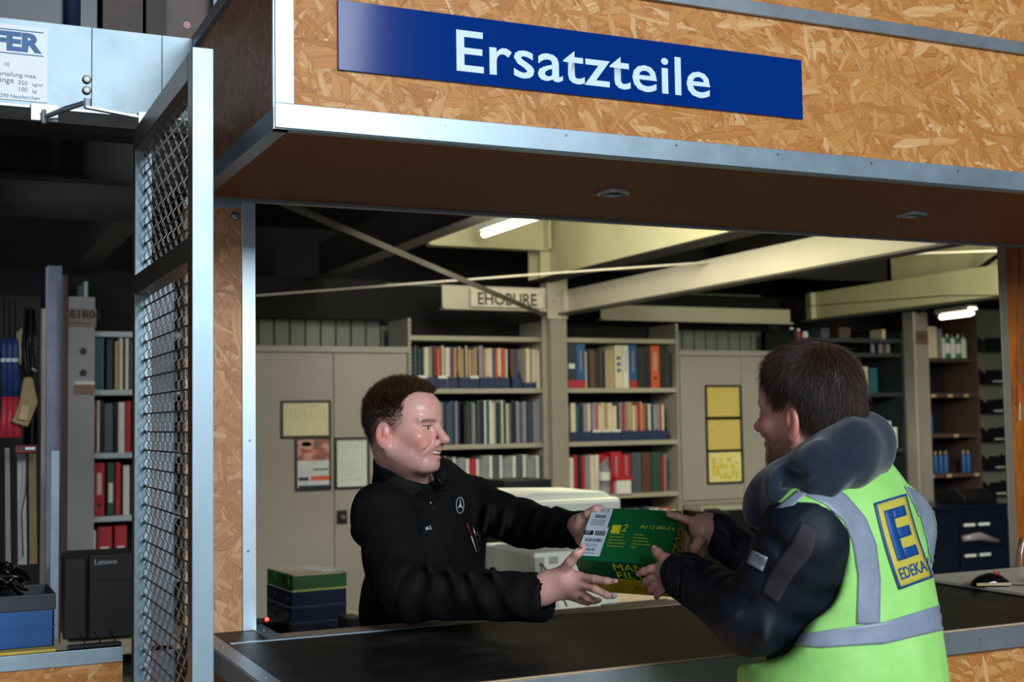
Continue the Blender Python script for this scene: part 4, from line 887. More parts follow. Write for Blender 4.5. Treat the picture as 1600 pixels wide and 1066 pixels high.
for j in range(9):
    P = [(x1_ - .05 - rnd.uniform(0, .17), 3.32 + rnd.uniform(-.07, .07), 1.2 + rnd.uniform(0, .09)) for _ in range(5)]
    Q = []
    for q in range(4):
        for s_ in range(4): a, b = Vector(P[q]), Vector(P[q + 1]); u = s_ / 4; Q.append(tuple(a.lerp(b, u) + Vector((0, 0, .02 * math.sin(math.pi * u)))))
    MB().tube(Q, .006, 7).build('cable_loop', plain('glossy_cable', '111010', .15), t, 0, True)
o = MB().box(-.6, x1_ - .002, 3.158, 3.2, 1.101, 1.108).build('yellow_strip', plain('yellow_board', 'c9ab45', .6), None, .001); tag(o, 'yellow strip lying on the side counter before the crate', 'strip')
t = thing('black_comb', 'thin dark cable comb lying on the side counter below the computer', 'strip', (.4, 3.2, 1.101)); B('strip', BLK, t, .32, .44, 3.17, 3.2, 1.101, 1.107)
for q in range(3): MB().tube([(.36 + .035 * q, 3.2, 1.107), (.352 + .035 * q, 3.25, 1.125)], .0015, 6).build('wire_tail', BLK, t)
# tools hanging at the far left, y about 4.2
def P4(px, q, y=4.2): return ony(px, q, y)
SB = plain('strap_blue', '22406e', .55); SR = plain('strap_red', 'c43440', .5); TN = plain('leather_tan', 'a88a62', .7); GS = plain('grey_canvas', '8f8a84', .7)
for i, px in enumerate((6, 15, 24)):
    t = thing('strap_tool', ['leftmost', 'middle', 'rightmost'][i] + ' one of three blue sleeves with red ends hanging far left', 'tool', tuple(P4(px, 530)), 'hanging blue and red sleeves')
    MB().tube([P4(px, 530), P4(px, 545), P4(px + 1, 620)], [.008, .0115, .0105], 10).build('sleeve', SB, t, 0, True)
    MB().tube([P4(px + 1, 618), P4(px, 655), P4(px + (i - 1) * 3, 684)], [.008, .011, .0145], 10).build('end_piece', SR, t, 0, True); MB().tube([P4(px, 470), P4(px, 530)], .002, 5).build('cord', BLK, t)
    MB().tube([P4(px - .5, 560), P4(px, 566)], .0125, 10).build('clasp', STEEL, t)
t = thing('tool_pouch', 'tan leather pouch hanging from black straps beside the blue sleeves', 'pouch', tuple(P4(38, 640)))
MB().prism([(P4(15, 0)[0] * 0 + P4(16, 660)[0], P4(16, 660)[2]), (P4(42, 668)[0], P4(42, 668)[2]), (P4(58, 630)[0], P4(58, 630)[2]), (P4(50, 590)[0], P4(50, 590)[2]), (P4(36, 590)[0], P4(36, 590)[2]), (P4(28, 632)[0], P4(28, 632)[2])], 'y', 4.16, 4.22).build('bag', TN, t, .006)
MB().prism([(P4(26, 655)[0], P4(16, 656)[2]), (P4(40, 658)[0], P4(42, 658)[2]), (P4(46, 634)[0], P4(58, 634)[2]), (P4(32, 632)[0], P4(50, 632)[2])], 'y', 4.15, 4.16).build('flap', plain('light_leather', 'c4a878', .6), t, .003)
MB().tube([P4(34, 595), P4(36, 540), P4(40, 480)], .004, 6).build('strap', BLK, t); MB().tube([P4(46, 595), P4(50, 540), P4(48, 480)], .004, 6).build('strap', BLK, t)
t = thing('harness', 'bundle of black webbing and buckles hanging left of the rusty upright', 'harness', tuple(P4(48, 560, 4.3))); rnd = random.Random(5)
for j in range(7):
    a = rnd.uniform(38, 58); MB().tube([P4(a, 480 + rnd.uniform(0, 20), 4.3), P4(a + rnd.uniform(-6, 6), 540, 4.28), P4(a + rnd.uniform(-8, 8), 600, 4.3), P4(a + rnd.uniform(-8, 6), 640 + rnd.uniform(0, 60), 4.3)], rnd.uniform(.004, .009), 6).build('webbing', BLK, t, 0, True)
for j in range(5): a = rnd.uniform(38, 58); q = rnd.uniform(545, 640); MB().tube([P4(a, q, 4.25), P4(a + 5, q + 3, 4.25)], .0045, 8).build('buckle', STEEL, t)
tag(MB().lathe([(.008, 0), (.03, -.02), (.034, -.1), (.03, -.13), (.004, -.14)], tuple(P4(38, 512, 4.872)), 14).build('cream_lamp_shade', plain('cream_shade', 'cfc09a', .4), None, 0, True), 'cream plastic shell hanging behind the black webbing', 'shell')
t = thing('red_clamp', 'red and black ratchet clamp hanging below the leather pouch', 'clamp', tuple(P4(40, 705))); MB().obox(P4(40, 702, 4.15), (1, 0, 0), (0, 1, 0), (0, 0, 1), .033, .015, .014).build('body', plain('dark_red', '6a1218', .3), t, .004); MB().obox(P4(47, 701, 4.13), (1, 0, 0), (0, 1, 0), (0, 0, 1), .014, .004, .004).build('lever', STEEL, t)
for i, (a, b, c_, l_) in enumerate([(8, 16, GS, 'grey canvas sleeve hanging lowest at the far left'), (28, 42, plain('pale_strip', 'a6a29e', .5), 'pale grey strip hanging behind the red clamp'), (47, 59, plain('khaki_strip', '8a6f48', .6), 'khaki strip hanging left of the rusty upright')]):
    tag(MB().prism([(P4(a, 700)[0], P4(a, 700)[2]), (P4(b, 700)[0], P4(b, 700)[2]), (P4(b + 2, 885)[0], P4(b, 885)[2]), (P4(a + 1, 885)[0], P4(a, 885)[2])], 'y', 4.22 + i * .02, 4.232 + i * .02).build('hanging_strip', c_, None, .002), l_, 'strip')
tag(MB().tube([P4(43, 720), P4(40, 770), P4(34, 800), P4(36, 870)], .0022, 6).build('hanging_wire', plain('brown_wire', '4a3226', .5), None, 0, True), 'thin brown wire dangling over the pale strip', 'wire')
tag(B('tool_board', plain('tool_board_dark', '2e2824', .7), None, -.6, cam_x(62, 4.9, 640), 4.9, 4.92, .5, 2.1), 'dark board behind the hanging tools', 'board')
# ---------------------------------------------------------------- sculpting: smooth union of solids, meshed once
class Solid:
    def __init__(s): s.p = []
    def add(s, kind, k, sub, c, rad, *a): s.p.append((kind, k, sub, np.array(c, float), rad, a)); return s
    def cone(s, a, b, r1, r2=None, k=.02, sub=0):
        a, b = np.array(a, float), np.array(b, float); r2 = r1 if r2 is None else r2
        return s.add('c', k, sub, (a + b) / 2, np.linalg.norm(b - a) / 2 + max(r1, r2), a, b, r1, r2)
    def chain(s, pts, rs, k=.012, sub=0):
        for i in range(len(pts) - 1): s.cone(pts[i], pts[i + 1], rs[i], rs[i + 1], k, sub)
        return s
    def ell(s, c, r, R=None, k=.02, sub=0):
        R = np.eye(3) if R is None else np.array(R)
        return s.add('e', k, sub, c, max(r), R, np.array(r, float))
    def box(s, c, h, R, rr=.01, k=.01, sub=0):
        return s.add('b', k, sub, c, np.linalg.norm(h), np.array(R), np.array(h, float), rr)
    def keep(s, c, n, k=.006):
        """cut away everything on the far side of a plane; n points to what stays"""
        n = np.array(n, float); return s.add('h', k, 1, c, 9, n / np.linalg.norm(n))
    def ev(s, P, cc=None, rad=0):
        d = np.full(len(P), 1.0, np.float64)
        for kind, k, sub, c, R0, a in s.p:
            if cc is not None and kind != 'h' and np.linalg.norm(cc - c) - R0 > rad + k + .01: continue
            if kind == 'c':
                p0, p1, r1, r2 = a; ab = p1 - p0; L = ab @ ab + 1e-12
                t_ = np.clip((P - p0) @ ab / L, 0, 1); q = np.linalg.norm(P - p0 - t_[:, None] * ab, axis=1) - (r1 + (r2 - r1) * t_)
            elif kind == 'e':
                R, r = a; v = (P - c) @ R.T; k0 = np.linalg.norm(v / r, axis=1); k1 = np.linalg.norm(v / (r * r), axis=1) + 1e-9; q = k0 * (k0 - 1) / k1
            elif kind == 'b':
                R, h, rr = a; v = np.abs((P - c) @ R.T) - (h - rr); q = np.linalg.norm(np.maximum(v, 0), axis=1) + np.minimum(v.max(axis=1), 0) - rr
            else: q = (P - c) @ a[0]
            if sub == 1: q = -q; hh = np.maximum(k - np.abs(d - q), 0) / k; d = np.maximum(d, q) + hh * hh * k / 4
            else: hh = np.maximum(k - np.abs(d - q), 0) / k; d = np.minimum(d, q) - hh * hh * k / 4
        return d
    def mesh(s, name, lo, hi, h, warp=None, smooth=1):
        lo = np.array(lo, float); hi = np.array(hi, float); BS = 10
        nb = np.ceil((hi - lo) / (h * BS)).astype(int); n = nb * BS
        V = np.ones(n, np.float32); g = np.arange(BS) * h
        L = np.stack(np.meshgrid(g, g, g, indexing='ij'), -1).reshape(-1, 3)
        bi = np.stack(np.meshgrid(*[np.arange(q) for q in nb], indexing='ij'), -1).reshape(-1, 3)
        cen = lo + (bi + .5) * BS * h - h / 2; rad = BS * h * .87
        dc = np.concatenate([s.ev(cen[i:i + 20000]) for i in range(0, len(cen), 20000)])
        for b, c, d in zip(bi, cen, dc):
            sl = tuple(slice(q * BS, q * BS + BS) for q in b)
            if abs(d) > rad * 1.9 + .012: V[sl] = np.sign(d); continue
            P = lo + b * BS * h + L
            if warp is not None: P = P + warp(P)
            V[sl] = s.ev(P, c, rad).reshape(BS, BS, BS)
        I = V < 0
        cnt = sum(I[i:n[0] - 1 + i, j:n[1] - 1 + j, k:n[2] - 1 + k].astype(np.int8) for i in (0, 1) for j in (0, 1) for k in (0, 1))
        ce = np.argwhere((cnt > 0) & (cnt < 8)); idx = np.full(n - 1, -1, np.int32); idx[tuple(ce.T)] = np.arange(len(ce))
        acc = np.zeros((len(ce), 3)); num = np.zeros(len(ce))
        off = [(i, j, k) for i in (0, 1) for j in (0, 1) for k in (0, 1)]
        for A in off:
            for ax in range(3):
                if A[ax]: continue
                Bq = list(A); Bq[ax] = 1
                va = V[tuple((ce + A).T)]; vb = V[tuple((ce + Bq).T)]; m = (va < 0) != (vb < 0)
                t_ = np.where(m, va / np.where(m, va - vb, 1), 0); pos = np.array(A, float) + np.zeros((len(ce), 3)); pos[:, ax] += t_
                acc += pos * m[:, None]; num += m
        vt = lo + (ce + acc / num[:, None]) * h
        F = []
        for ax in range(3):
            b_, c_ = [(1, 2), (2, 0), (0, 1)][ax]
            sA = [slice(0, q) for q in n]; sB = [slice(0, q) for q in n]; sA[ax] = slice(0, n[ax] - 1); sB[ax] = slice(1, n[ax])
            ch = np.argwhere(I[tuple(sA)] != I[tuple(sB)])
            ch = ch[(ch[:, b_] > 0) & (ch[:, c_] > 0) & (ch[:, b_] < n[b_] - 1) & (ch[:, c_] < n[c_] - 1)]
            eb = np.zeros(3, int); eb[b_] = 1; ec = np.zeros(3, int); ec[c_] = 1
            q = np.stack([idx[tuple((ch - eb - ec).T)], idx[tuple((ch - ec).T)], idx[tuple(ch.T)], idx[tuple((ch - eb).T)]], 1)
            fl = I[tuple(ch.T)]; q[~fl] = q[~fl][:, ::-1]; F.append(q)
        F = np.concatenate(F); F = F[(F >= 0).all(1)]
        E = np.concatenate([F[:, [i, (i + 1) % 4]] for i in range(4)])
        for _ in range(smooth):
            sm = np.zeros_like(vt); cn = np.zeros(len(vt)); np.add.at(sm, E[:, 0], vt[E[:, 1]]); np.add.at(cn, E[:, 0], 1)
            vt = vt * .5 + .5 * sm / np.maximum(cn, 1)[:, None]
        m = bpy.data.meshes.new(name); m.vertices.add(len(vt)); m.vertices.foreach_set('co', vt.astype(np.float32).ravel())
        m.loops.add(len(F) * 4); m.loops.foreach_set('vertex_index', F.astype(np.int32).ravel())
        m.polygons.add(len(F)); m.polygons.foreach_set('loop_start', np.arange(0, len(F) * 4, 4, dtype=np.int32))
        m.polygons.foreach_set('use_smooth', np.ones(len(F), bool)); m.update(calc_edges=True); m.validate()
        return m, vt
def bounds(*pts, pad=.1):
    A = np.array(pts); return A.min(0) - pad, A.max(0) + pad
def paint(m, cols):
    a = m.color_attributes.new('tone', 'FLOAT_COLOR', 'POINT'); a.data.foreach_set('color', np.concatenate([cols, np.ones((len(cols), 1))], 1).astype(np.float32).ravel())
def painted(name, rough=.5, sss=0, bump=0, bscale=300, spec=.5, nz=None):
    t = NT(name); at_ = t.n('ShaderNodeAttribute', attribute_name='tone'); c = at_.outputs['Color']
    n1 = t.noise(t.coord(), nz or 90, 4, .6)
    c = t.mix(.35, c, t.mix(1.0, c, t.ramp(n1, [(.3, (.72, .70, .72, 1)), (.7, (1.2, 1.2, 1.2, 1))]), 'MULTIPLY'))
    t.set(Base_Color=c, Roughness=rough, Specular_IOR_Level=spec)
    if sss: t.set(Subsurface_Weight=sss, Subsurface_Scale=.008); t.b.inputs['Subsurface Radius'].default_value = (1., .35, .2)
    if bump: t.bump(t.noise(t.coord(), bscale, 3), bump, .0006)
    return t.m
def L3(h): return np.array(lin(h)[:3])
def axes(f, u):
    f = np.array(f, float); f /= np.linalg.norm(f); l = np.cross(u, f); l /= np.linalg.norm(l); return np.array([f, l, np.cross(f, l)])   # forward, left, up
UP3 = np.array([0, 0, 1.])

# ---------------------------------------------------------------- the green and yellow carton held between them
MR = lambda v: np.array([v[0] * _X[0] + v[1] * _X[1] + v[2] * _X[2], v[0] * _Y[0] + v[1] * _Y[1] + v[2] * _Y[2], v[0] * _Z[0] + v[1] * _Z[1] + v[2] * _Z[2]])
ba = MR((.908, -.0136, -.419)); bb = MR((.306, -.659, .687)); ba /= np.linalg.norm(ba)
bb -= ba * (ba @ bb); bb /= np.linalg.norm(bb); bc = np.cross(bb, ba)          # right, back, down of the carton
if bc[2] > 0: bc = -bc
BW, BD, BH = .111, .081, .058; BC = at(990, 862, 2.98)
def bp3(u, v, w): return BC + ba * u * BW + bb * v * BD + bc * w * BH       # unit coordinates of the carton
cart = thing('filter_carton', 'green and yellow printed filter carton held between the two men', 'box', tuple(BC))
GR = plain('carton_green', '0d6334', .3, 0, .03); YL = plain('carton_yellow', 'c2a42e', .4, 0, .05); GRD = plain('carton_green_shaded', '0b4f30', .35, 0, .03)  # darker second green puts the shade of the lid walls into the colour
YLT = plain('carton_yellow_print', 'd6cc2a', .4); BLT = plain('carton_black_print', '1a1a18', .4); STK = plain('label_white', 'cfdbe6', .4, 0, .02)
MB().obox(bp3(0, 0, -.465), ba, bb, bc, BW, BD, BH * .535).build('lid', GRD, cart, .0015)
MB().obox(bp3(0, 0, .0), ba, bb, bc, BW - .001, BD - .001, BH).build('base', YL, cart, .001)
MB().obox(bp3(0, 0, -1.004), ba, bb, bc, BW - .0015, BD - .0015, .0004).build('lid_top', GR, cart)
MB().obox(bp3(1.004, 0, .66), ba, bb, bc, .0003, BD, .0008).build('side_line', STK, cart); MB().obox(bp3(1.004, 0, .49), ba, bb, bc, .0003, BD, .0025).build('side_line', STK, cart)
MB().obox(bp3(0, -1.004, .09), ba, bb, bc, BW, .0003, .0012).build('front_line', YLT, cart)
def btext(s_, mat, u, v, w=None, h=None, face='top', bold=0, shear=0, nm='lettering', par=None):
    if face == 'top': o_, ux, uz = bp3(u, v, -1.016), ba, bb
    elif face == 'front': o_, ux, uz = bp3(u, -1.006, v), ba, -bc
    else: o_, ux, uz = bp3(1.006, u, v), bb, -bc
    return put_text(nm, s_, mat, par or cart, o_, ux, uz, w=w, h=h, bold=bold, shear=shear, depth=.0002)
btext('MANN', YLT, -.17, -.5, w=.102, h=.023, face='front', bold=0); btext('FILTER', YLT, -.15, -.02, w=.112, h=.022, face='front', bold=.006)
btext('MANN', YLT, -.6, -.48, w=.10, h=.025, face='side', bold=0); btext('FILTER', YLT, -.72, .0, w=.125, h=.023, face='side', bold=.006)
btext('PU 12 002-2 z', BLT, .15, .66, w=.075, face='front')
btext('PU 12 002-2 z', YLT, .22, .26, w=.083, bold=.0, shear=.12)
MB().obox(bp3(-.30, .2, -1.012), ba, bb, bc, .011, .012, .0002).build('yellow_square', YLT, cart); btext('2', YLT, -.17, .12, h=.022, w=.012, shear=.2)
for i in range(5):
    for j, (u0, s_) in enumerate([(-.38, ['Filterelement', 'Filter element', 'Element filtrant', 'Elemento filtrante', 'Filterelement set'][i]), (.15, ['Fuel filter', 'Kraftstofffilter', 'Filtre carburant', 'Filtro combustible', 'Filtro'][i])]):
        btext(s_, YLT, u0 + .0, .0 - i * .115, h=.0042, nm='fine_print')
lab = MB().obox(bp3(-.745, .55, -1.012), ba, bb, bc, .026, .034, .0002).build('shipping_label', STK, cart)
lab2 = MB().obox(bp3(-.72, -.3, -1.014), ba, bb, bc, .028, .044, .0002).build('shipping_label', STK, cart)
REDI = plain('red_print', 'c03038', .4)
btext('ers', REDI, -.78, .83, h=.008, w=.022, nm='label_print'); k_ = MB()
rnd = random.Random(2)
def bars(u0, u1, v0, v1, w_=-1.0175):
    u = u0
    while u < u1:
        q = rnd.uniform(.004, .012); k_.obox(bp3(u + q / 2, (v0 + v1) / 2, w_), ba, bb, bc, BW * q / 2, BD * (v1 - v0) / 2, .00015); u += q + rnd.uniform(.004, .01)
bars(-.86, -.62, .58, .70); bars(-.9, -.52, -.32, -.20); bars(-.88, -.62, -.66, -.56)
for v in (.5, .44, .38, .32, -.42, -.48, -.74): k_.obox(bp3(-.75, v, -1.0175), ba, bb, bc, BW * .16, BD * .008, .00015)
k_.build('bar_code', BLT, cart)['kind'] = 'stuff'
MB().obox(bp3(-.87, .01, -1.0175), ba, bb, bc, .011, .0065, .0002).build('black_field', BLT, lab2); MB().obox(bp3(-.62, .01, -1.0175), ba, bb, bc, .0125, .0065, .0002).build('black_field', BLT, lab2)
put_text('label_print', '97', STK, cart, bp3(-.945, -.05, -1.025), ba, bb, h=.009, bold=0); put_text('label_print', '232N', STK, cart, bp3(-.715, -.05, -1.025), ba, bb, h=.0088, bold=0)

# ---------------------------------------------------------------- heads
def head(S_, o, A, sc=1.0, mouth=True):
    """o: middle of the head at ear height; A: rows forward, left, up; local metres"""
    W = lambda x, y, z: o + (A[0] * x + A[1] * y + A[2] * z) * sc
    R = A
    S_.ell(W(-.003, 0, .042), np.array((.094, .077, .080)) * sc, R, .02)
    S_.ell(W(-.024, 0, .025), np.array((.070, .070, .070)) * sc, R, .02)
    S_.ell(W(.051, 0, .045), np.array((.052, .059, .050)) * sc, R, .02)
    S_.ell(W(.036, 0, -.018), np.array((.060, .063, .076)) * sc, R, .025)
    S_.ell(W(.042, 0, -.064), np.array((.052, .048, .034)) * sc, R, .025)
    S_.ell(W(.086, 0, -.090), np.array((.017, .021, .016)) * sc, R, .022)
    for s_ in (-1, 1):
        S_.cone(W(.0, .056 * s_, -.052), W(.07, .022 * s_, -.092), .017 * sc, .014 * sc, .03)
        S_.ell(W(.066, .040 * s_, -.022), np.array((.022, .022, .017)) * sc, R, .022)
        if mouth: S_.ell(W(.078, .031 * s_, -.043), np.array((.018, .017, .017)) * sc, R, .015)
        S_.ell(W(.098, .033 * s_, .004), np.array((.013, .018, .011)) * sc, R, .012, 1)
        S_.cone(W(.094, .014 * s_, .023), W(.078, .048 * s_, .022), .0085 * sc, .007 * sc, .012)
        S_.ell(W(.0745, .033 * s_, .002), np.array((.0155, .0165, .0145)) * sc, R, .004)
        S_.chain([W(.0868, .018 * s_, .0045), W(.0898, .031 * s_, .0105), W(.0840, .047 * s_, .0035)], [.0022 * sc, .0030 * sc, .0022 * sc], .003)
        S_.chain([W(.0868, .018 * s_, .001), W(.0890, .032 * s_, -.0056), W(.0832, .047 * s_, -.0002)], [.0022 * sc, .0036 * sc, .0024 * sc], .004)
        S_.ell(W(.1, .0135 * s_, -.035), np.array((.011, .0085, .0085)) * sc, R, .006)
        # ear
        e = W(-.012, .0785 * s_, -.014); Re = axes(A[0] * .96 - A[1] * .28 * s_, A[2] + A[0] * -.15)
        S_.ell(e, np.array((.019, .0075, .032)) * sc, Re, .006); S_.ell(W(-.006, .0745 * s_, -.040), np.array((.010, .007, .012)) * sc, Re, .008)
        S_.ell(W(-.010, .0875 * s_, -.006), np.array((.010, .006, .020)) * sc, Re, .005, 1); S_.ell(W(-.003, .0845 * s_, -.022), np.array((.006, .008, .008)) * sc, Re, .004, 1)
        S_.ell(W(-.006, .0805 * s_, -.010), np.array((.004, .004, .015)) * sc, Re, .004)
    S_.cone(W(.095, 0, .014), W(.120, 0, -.024), .0075 * sc, .0112 * sc, .013)
    S_.ell(W(.123, 0, -.028), np.array((.0115, .0115, .0095)) * sc, R, .008)
    S_.cone(W(.1, -.012, -.041), W(.1, .012, -.041), .006 * sc, .006 * sc, .014)
    if mouth:   # open smile
        for s_ in (-1, 1):
            S_.cone(W(.1065, 0, -.0525), W(.092, .028 * s_, -.047), .0048 * sc, .0035 * sc, .006)
            S_.cone(W(.1035, 0, -.0705), W(.092, .028 * s_, -.051), .0055 * sc, .0035 * sc, .006)
            S_.cone(W(.087, .037 * s_, -.051), W(.1, .026 * s_, -.036), .0045 * sc, .003 * sc, .012)
            S_.cone(W(.1025, .0215 * s_, -.032), W(.0865, .042 * s_, -.056), .0028 * sc, .0024 * sc, .010, 1)
        S_.ell(W(.105, 0, -.0605), np.array((.014, .0235, .0055)) * sc, R, .004, 1)
    else:
        for s_ in (-1, 1):
            S_.cone(W(.104, 0, -.057), W(.09, .026 * s_, -.058), .006 * sc, .004 * sc, .006); S_.cone(W(.102, 0, -.068), W(.09, .024 * s_, -.062), .006 * sc, .004 * sc, .006)
    return W
SKIN = L3('d3a08e')
def head_tone(vt, o, A, sc, base, stub, hairfade=None, light=1.0):
    q = ((vt - o) @ A.T) / sc; x, y, z = q.T; ay = abs(y)
    C = np.tile(base, (len(vt), 1)).astype(float)
    def blend(mask, col):
        nonlocal C; mask = np.clip(mask, 0, 1)[:, None]; C = C * (1 - mask) + np.array(col) * mask
    g = lambda cx, cy, cz, r: np.exp(-(((x - cx) ** 2 + (ay - cy) ** 2 + (z - cz) ** 2) / r ** 2))
    blend(.75 * g(.076, .044, -.028, .030), base * [1.0, .60, .57]); blend(.6 * g(.125, 0, -.032, .018), base * [1., .66, .62])
    blend(.75 * g(-.012, .085, -.014, .033), base * [1.0, .58, .56]); blend(.35 * g(.085, .02, .065, .04), base * [1.05, .9, .88])
    beard = (1 / (1 + np.exp((z + .044 + .25 * np.maximum(0, .0 - x)) / .007))) * (x > -.02) * (1 / (1 + np.exp(-(x - .0) / .008))) * (z > -.135)
    n = np.sin(q[:, 0] * 1900) * np.sin(q[:, 1] * 2300 + 1) * np.sin(q[:, 2] * 2100 + 2)
    blend(stub[0] * beard * (.8 + .5 * n), stub[1])
    blend(stub[0] * .7 * np.exp(-(((z + .046) / .006) ** 2)) * (ay < .027) * (x > .085), stub[1])
    brow = np.exp(-(((z - .021 + .12 * np.maximum(0, ay - .035)) / .0046) ** 2)) * (ay > .014) * (ay < .052) * (x > .06)
    blend(.92 * brow * (.8 + .4 * n), L3('3c261c'))
    lip = np.exp(-((((z + .061) / .0125) ** 2 + (ay / .027) ** 2) ** 2)) * (x > .088); blend(.75 * lip, base * [.86, .48, .48])
    lash = np.exp(-(((z - .0075) / .0020) ** 2)) * (ay > .017) * (ay < .048) * (x > .068); blend(.97 * lash, L3('1e120e'))
    if hairfade is not None: blend(*hairfade(x, ay, z, n))
    return C
def eyes(parent, o, A, sc, look):
    W = lambda x, y, z: o + (A[0] * x + A[1] * y + A[2] * z) * sc
    EW = plain('eye_white', 'd8d2cc', .15, 0, .02); IR = plain('iris', '2a1e16', .1)
    for s_ in (-1, 1):
        c = W(.0822, .0325 * s_, .0024)
        e = Solid().ell(c, np.array((.0098, .0112, .0050)) * sc, A); m, _ = e.mesh('eye', c - .015, c + .015, .0016); m.materials.append(EW); e = link('eye', m, parent)
        lk = np.array(look) / np.linalg.norm(look); q = c + lk * .0090 * sc
        m = MB().lathe([(.0042 * sc, -.002), (.0038 * sc, .0012), (.001, .0018)], (0, 0, 0), 14).build('iris', IR, e, 0, True); m.matrix_parent_inverse = Matrix.Identity(4)
        m.location = q; m.rotation_euler = Vector(lk).to_track_quat('Z', 'Y').to_euler()
def strands(name, mat, parent, roots, dirs, nrm, length, r, seg=3, droop=.3, curl=.15, seed=1, flow=None):
    rs = np.random.RandomState(seed); N = len(roots); V = []; F = []
    P = roots.copy(); D = dirs.copy(); L = length * rs.uniform(.6, 1.15, N)
    V = np.zeros((N, seg + 1, 3, 3)); 
    for i in range(seg + 1):
        u = np.cross(D, nrm + rs.normal(0, .01, (N, 3))); u /= np.linalg.norm(u, axis=1)[:, None] + 1e-9; w_ = np.cross(D, u)
        rr = (r * (1 - .8 * i / seg))
        for k in range(3):
            a = 2 * math.pi * k / 3; V[:, i, k] = P + (u * math.cos(a) + w_ * math.sin(a)) * rr
        P = P + D * (L / seg)[:, None]; D = D + rs.normal(0, curl, (N, 3)) * .5 + (np.array(flow) * droop if flow is not None else 0); D /= np.linalg.norm(D, axis=1)[:, None]
    base = (np.arange(N) * (seg + 1) * 3)[:, None, None, None]
    ii = np.arange(seg)[None, :, None]; kk = np.arange(3)[None, None, :]; k2 = (kk + 1) % 3; b0 = base[:, :, :, 0]
    F = np.stack([b0 + ii * 3 + kk, b0 + ii * 3 + k2, b0 + (ii + 1) * 3 + k2, b0 + (ii + 1) * 3 + kk], -1).reshape(-1, 4)
    m = bpy.data.meshes.new(name); vv = V.reshape(-1, 3)
    m.vertices.add(len(vv)); m.vertices.foreach_set('co', vv.astype(np.float32).ravel()); m.loops.add(len(F) * 4); m.loops.foreach_set('vertex_index', F.astype(np.int32).ravel())
    m.polygons.add(len(F)); m.polygons.foreach_set('loop_start', np.arange(0, len(F) * 4, 4, dtype=np.int32)); m.update(calc_edges=True); m.materials.append(mat)
    o = link(name, m, parent); o['kind'] = 'stuff'; return o
def head_normals(m): 
    n = np.zeros(len(m.vertices) * 3, np.float32); m.vertices.foreach_get('normal', n); return n.reshape(-1, 3).astype(float)
def pick(vt, nr, mask, N, seed):
    ids = np.flatnonzero(mask); rs = np.random.RandomState(seed); k = rs.choice(ids, N); return vt[k] + rs.normal(0, .0012, (N, 3)), nr[k]
def hand(S_, wrist, palm, fingers, thumb, rp=.02, rw=.024):
    """wrist, list of palm points (knuckles), finger joint chains, thumb chain"""
    kn = [np.array(f[0]) for f in fingers]
    for k_, f in zip(kn, fingers):
        S_.cone(wrist, k_, rw * .8, .0125, .014); S_.chain([np.array(p) for p in f], [.0105, .0092, .0085, .0068][:len(f)], .004)
    S_.cone(palm, (kn[0] + kn[1]) / 2, rp, .0125, .014); S_.cone(palm, (kn[2] + kn[3]) / 2, rp * .9, .012, .014); S_.cone(wrist, palm, rw, rp, .015)
    t_ = [np.array(p) for p in thumb]; S_.cone(wrist, t_[0], rw * .8, .016, .016); S_.chain(t_, [.0155, .0115, .0105, .0078][:len(t_)], .006)
def nail(parent, tip, d, n, r=.0055):
    d = np.array(d) / np.linalg.norm(d); n = np.array(n, float); n -= d * (n @ d); n /= np.linalg.norm(n)
    s_ = np.cross(n, d); m, _ = Solid().ell(tip, (r * 1.2, r, .0018), np.array([d, s_, n])).mesh('fingernail', tip - .01, tip + .01, .0012)
    m.materials.append(NAIL); link('fingernail', m, parent)
NAIL = plain('nail', 'd8a79c', .25, 0, .02)
SKM = painted('skin', .36, .15, .12, 420, .5); 
def cloth(name, col, rough=.8, nscale=60, var=.25, sheen=.2, bump=.35, bscale=9):
    t = NT(name); n1 = t.noise(t.coord(), bscale, 5, .6); n2 = t.noise(t.coord(), 900, 2); c = lin(col)
    t.set(Base_Color=t.ramp(t.noise(t.coord(), nscale, 4), [(.3, tuple(x * (1 - var) for x in c[:3]) + (1,)), (.7, tuple(x * (1 + var) for x in c[:3]) + (1,))]), Roughness=rough, Sheen_Weight=sheen)
    t.bump(t.math('ADD', n1, t.math('MULTIPLY', n2, .05)), bump, .012); return t.m
JBLK = cloth('black_workwear', '050608', .8, 40, .3, .0, .5); JBLK.node_tree.nodes['Principled BSDF'].inputs['Specular IOR Level'].default_value = .25; JNAVY = cloth('navy_softshell', '0a1322', .6, 40, .25, .0, .35); JNAVY.node_tree.nodes['Principled BSDF'].inputs['Specular IOR Level'].default_value = .35; HOODM = cloth('navy_fleece', '141f33', .95, 120, .2, .3, .25, 30)
TROU = cloth('dark_trousers', '14161a', .8)
def folds(P, amp, f=1.0, seed=0.):
    """wandering wrinkles pushed into cloth"""
    x, y, z = P.T; a = np.sin(31 * f * z + 9 * f * x + 7 * np.sin(6 * f * y + seed) + seed); b = np.sin(23 * f * x - 19 * f * y + 11 * f * z + 5 * np.sin(8 * f * z + 2 * seed)); c = np.sin(57 * f * (x + y) - 30 * f * z + 4 * np.sin(13 * f * x + seed))
    w_ = (a * b + .4 * c)[:, None] * amp; return w_ * np.array([.6, .6, .5])
